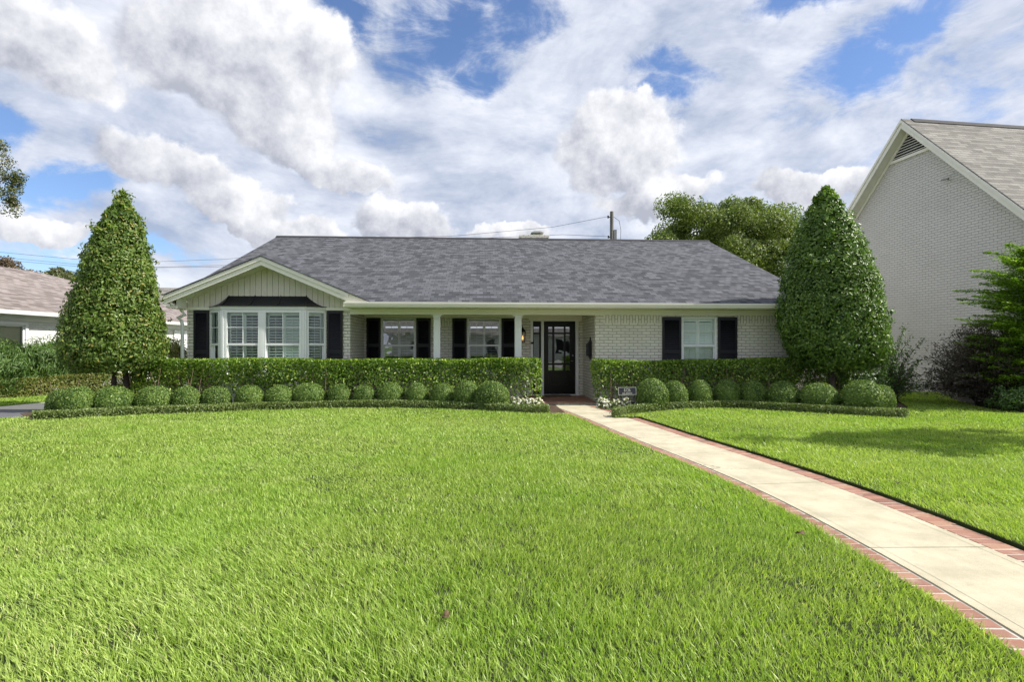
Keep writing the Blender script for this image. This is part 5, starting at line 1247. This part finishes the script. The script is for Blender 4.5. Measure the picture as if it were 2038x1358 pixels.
def purple():
    rng = np.random.default_rng(83); d = 13.3; x, y = at(1985, d); t = thing('purple_shrub', (x, y, 0), 'large dark purple-leaved shrub with arching branches by the gable wall', 'shrub')
    Ps, Ns, Ts = [], [], []; b = MB(); k = d / FPX
    for i in range(430):
        a = rng.uniform(0, 6.28); e = rng.uniform(.05, 1.35); Lr_ = rng.uniform(.75, 1.12)
        tip = np.array((math.cos(a) * math.cos(e) * 1.5 - .1, math.sin(a) * math.cos(e) * 1.1, .15 + math.sin(e) * 1.9)) * (Lr_, Lr_, Lr_ * .95)
        if i % 14 == 0: tip *= 1.08
        base = np.array((rng.uniform(-.3, .3), rng.uniform(-.3, .3), .02)); mid = base * .5 + tip * .5 + (0, 0, .22)
        b.tube([base, mid, tip], [.012, .008, .003], 4); m_ = 120
        q = rng.uniform(.35, 1.03, m_)[:, None]; p = (1 - q) ** 2 * base + 2 * q * (1 - q) * mid + q * q * tip
        Ps.append(p + rng.normal(0, 1, (m_, 3)) * (.08, .08, .045)); Ns.append(rng.normal(size=(m_, 3)) * .5 + (0, 0, 1)); Ts.append(np.tile(tip - base, (m_, 1)) + rng.normal(0, .6, (m_, 3)))
    P, N, T = map(np.concatenate, (Ps, Ns, Ts)); kk = P[:, 2] > .04; leaves('foliage', P[kk], N[kk], .058, M['leaf_purple'], t, aspect=.45, spread=.3, T0=T[kk], rng=rng); b.build('stem', M['bark'], t)
purple()
def layered():
    rng = np.random.default_rng(87); d = 12.7; x, y = at(2040, d); t = thing('layered_tree', (x, y, 0), 'bright green small tree with flat layered sprays in front of the gable wall', 'tree')
    k = d / FPX; Ps, Ns, Ts = [], [], []; b = MB(); b.tube([(0, 0, 0), (.03, 0, 1.4), (-.05, 0, 2.6), (.1, 0, 3.7)], [.07, .06, .045, .015], 8)
    tips = [(2005, 487), (1975, 500), (1960, 517), (1985, 512), (1918, 541), (1935, 545), (1930, 552), (1945, 566), (1906, 579), (1915, 592), (1925, 594), (1970, 560), (1990, 540), (1960, 605), (1980, 580), (1945, 628), (1938, 640), (1965, 632), (1990, 620), (1955, 655), (1975, 675), (1960, 695), (1985, 700), (2000, 660), (1970, 712), (1995, 600), (2010, 640), (2015, 560), (2020, 520)]
    L_ = []
    for (px, py) in tips: L_.append(np.array(((px - 2040) * k, rng.uniform(-.5, .4), H + (HZ - py) * k)))
    for i in range(210):
        a = rng.uniform(0, 6.28); z = rng.uniform(.7, 3.6); r_ = 1.35 * min(1, (3.95 - z) / 1.6) * rng.uniform(.6, 1.05); L_.append(np.array((math.cos(a) * r_ + .1, math.sin(a) * r_, z)))
    for tip in L_:
        base = np.array((0, 0, max(.4, tip[2] - rng.uniform(.05, .3)))); mid = (base + tip) / 2 + (0, 0, .06); b.tube([base, mid, tip], [.014, .009, .004], 4)
        m_ = 330; q = rng.uniform(.2, 1.02, m_)[:, None]; p = (1 - q) ** 2 * base + 2 * q * (1 - q) * mid + q * q * tip
        wv = (.17 * (1.12 - q)); Ps.append(p + rng.normal(0, 1, (m_, 3)) * np.concatenate([wv, wv, wv * .42], 1)); Ns.append(rng.normal(size=(m_, 3)) * .35 + (0, 0, 1)); Ts.append(rng.normal(size=(m_, 3)) + (tip - base))
    P, N, T = map(np.concatenate, (Ps, Ns, Ts)); leaves('foliage', P, N, .045, M['leaf_layer'], t, aspect=.55, spread=.25, T0=T, rng=rng); b.build('trunk', M['bark'], t)
layered()
shrub('low_shrub', 2035, 12.0, .7, .4, .5, 5000, .05, M['leaf_wispy'], 'low dark green plant at the foot of the purple-leaved shrub', 91, asp=.45, ncl=40, clr=.16, T_up=False, z0=.03)
shrub('dark_shrub', 1700, 14.1, .8, .5, 1.0, 6000, .07, M['leaf_wispy'], 'dark green shrub behind the last boxwood balls under the clipped tree', 92, asp=.45, ncl=50, clr=.2, T_up=False)
# white flowers at both sides of the walk
def flowers(px, d, label, seed, group, r=.17, h=.26):
    rng = np.random.default_rng(seed); x, y = at(px, d); t = thing('white_flower', (x, y, 0), label, 'flower', group)
    n = 700; N = nrm(rng.normal(size=(n, 3))); N[:, 2] = abs(N[:, 2]); P = N * (r, r, h * .9) * rng.uniform(.5, 1, (n, 1)); leaves('foliage', P, N, .045, M['leaf_border'], t, aspect=.6, spread=.5, rng=rng)
    m = 26; N = nrm(rng.normal(size=(m, 3))); N[:, 2] = abs(N[:, 2]) * 1.2; C = nrm(N) * (r, r, h) * 1.05; C = np.repeat(C, 6, 0); N = np.repeat(N, 6, 0)
    leaves('blossom', C + rng.normal(0, .011, C.shape), N, .034, M['petal'], t, aspect=.95, spread=.6, rng=rng)
gl_ = 'white flowers beside the walk'
wh = ['farthest from the walk', 'next but one from the walk end', 'beside the end of the long hedge', 'at the tip nearest the front step']
for i, (px, d) in enumerate([(1018, 13.0), (1036, 12.95), (1054, 12.9), (1070, 12.8)]): flowers(px, d, 'white flower clump in the long bed, ' + wh[i], 101 + i, gl_, .15, .25)
wh = ['nearest the brick corner', 'just inside the walk edging', 'at the near stake of the house number sign', 'between the two stakes of the sign', 'at the far stake of the sign']
for i, (px, d) in enumerate([(1199, 13.0), (1214, 12.7), (1229, 12.55), (1246, 12.75), (1275, 12.6)]): flowers(px, d, 'white flower clump ' + wh[i], 111 + i, gl_, .13, .24 if i < 4 else .2)

# fallen leaves on the lawn
for i, (px, py, c, lb, sz) in enumerate([(1592, 1062, 'twig', 'curled brown fallen leaf in the big lawn close to the walk edging', .035), (886, 1228, 'leaf_yellow', 'pale tan fallen leaf in the near lawn', .04), (1787, 961, 'bark', 'small dark fallen leaf on the small lawn', .03),
                                      (1940, 908, 'bark', 'tiny dark twig on the shaded grass of the small lawn', .03)]):
    x, y = gp(px, py, .09); b = MB((x, y, .09)); a = i * 1.3
    pts = [(x + sz * (math.cos(t) * math.cos(a) - .45 * math.sin(t) * math.sin(a)), y + sz * (math.cos(t) * math.sin(a) + .45 * math.sin(t) * math.cos(a)), .095 + .014 * math.sin(2 * t + i)) for k, t in enumerate(np.linspace(0, 6.283, 8, endpoint=False))]
    for k in range(8): b.face([(x, y, .09), pts[k], pts[(k + 1) % 8]])
    o = b.build('fallen_leaf', M['mat'] if c == 'leaf_yellow' else M[c]); o.location = b.off; tag(o, lb, 'leaf', 'fallen leaves on the lawn')
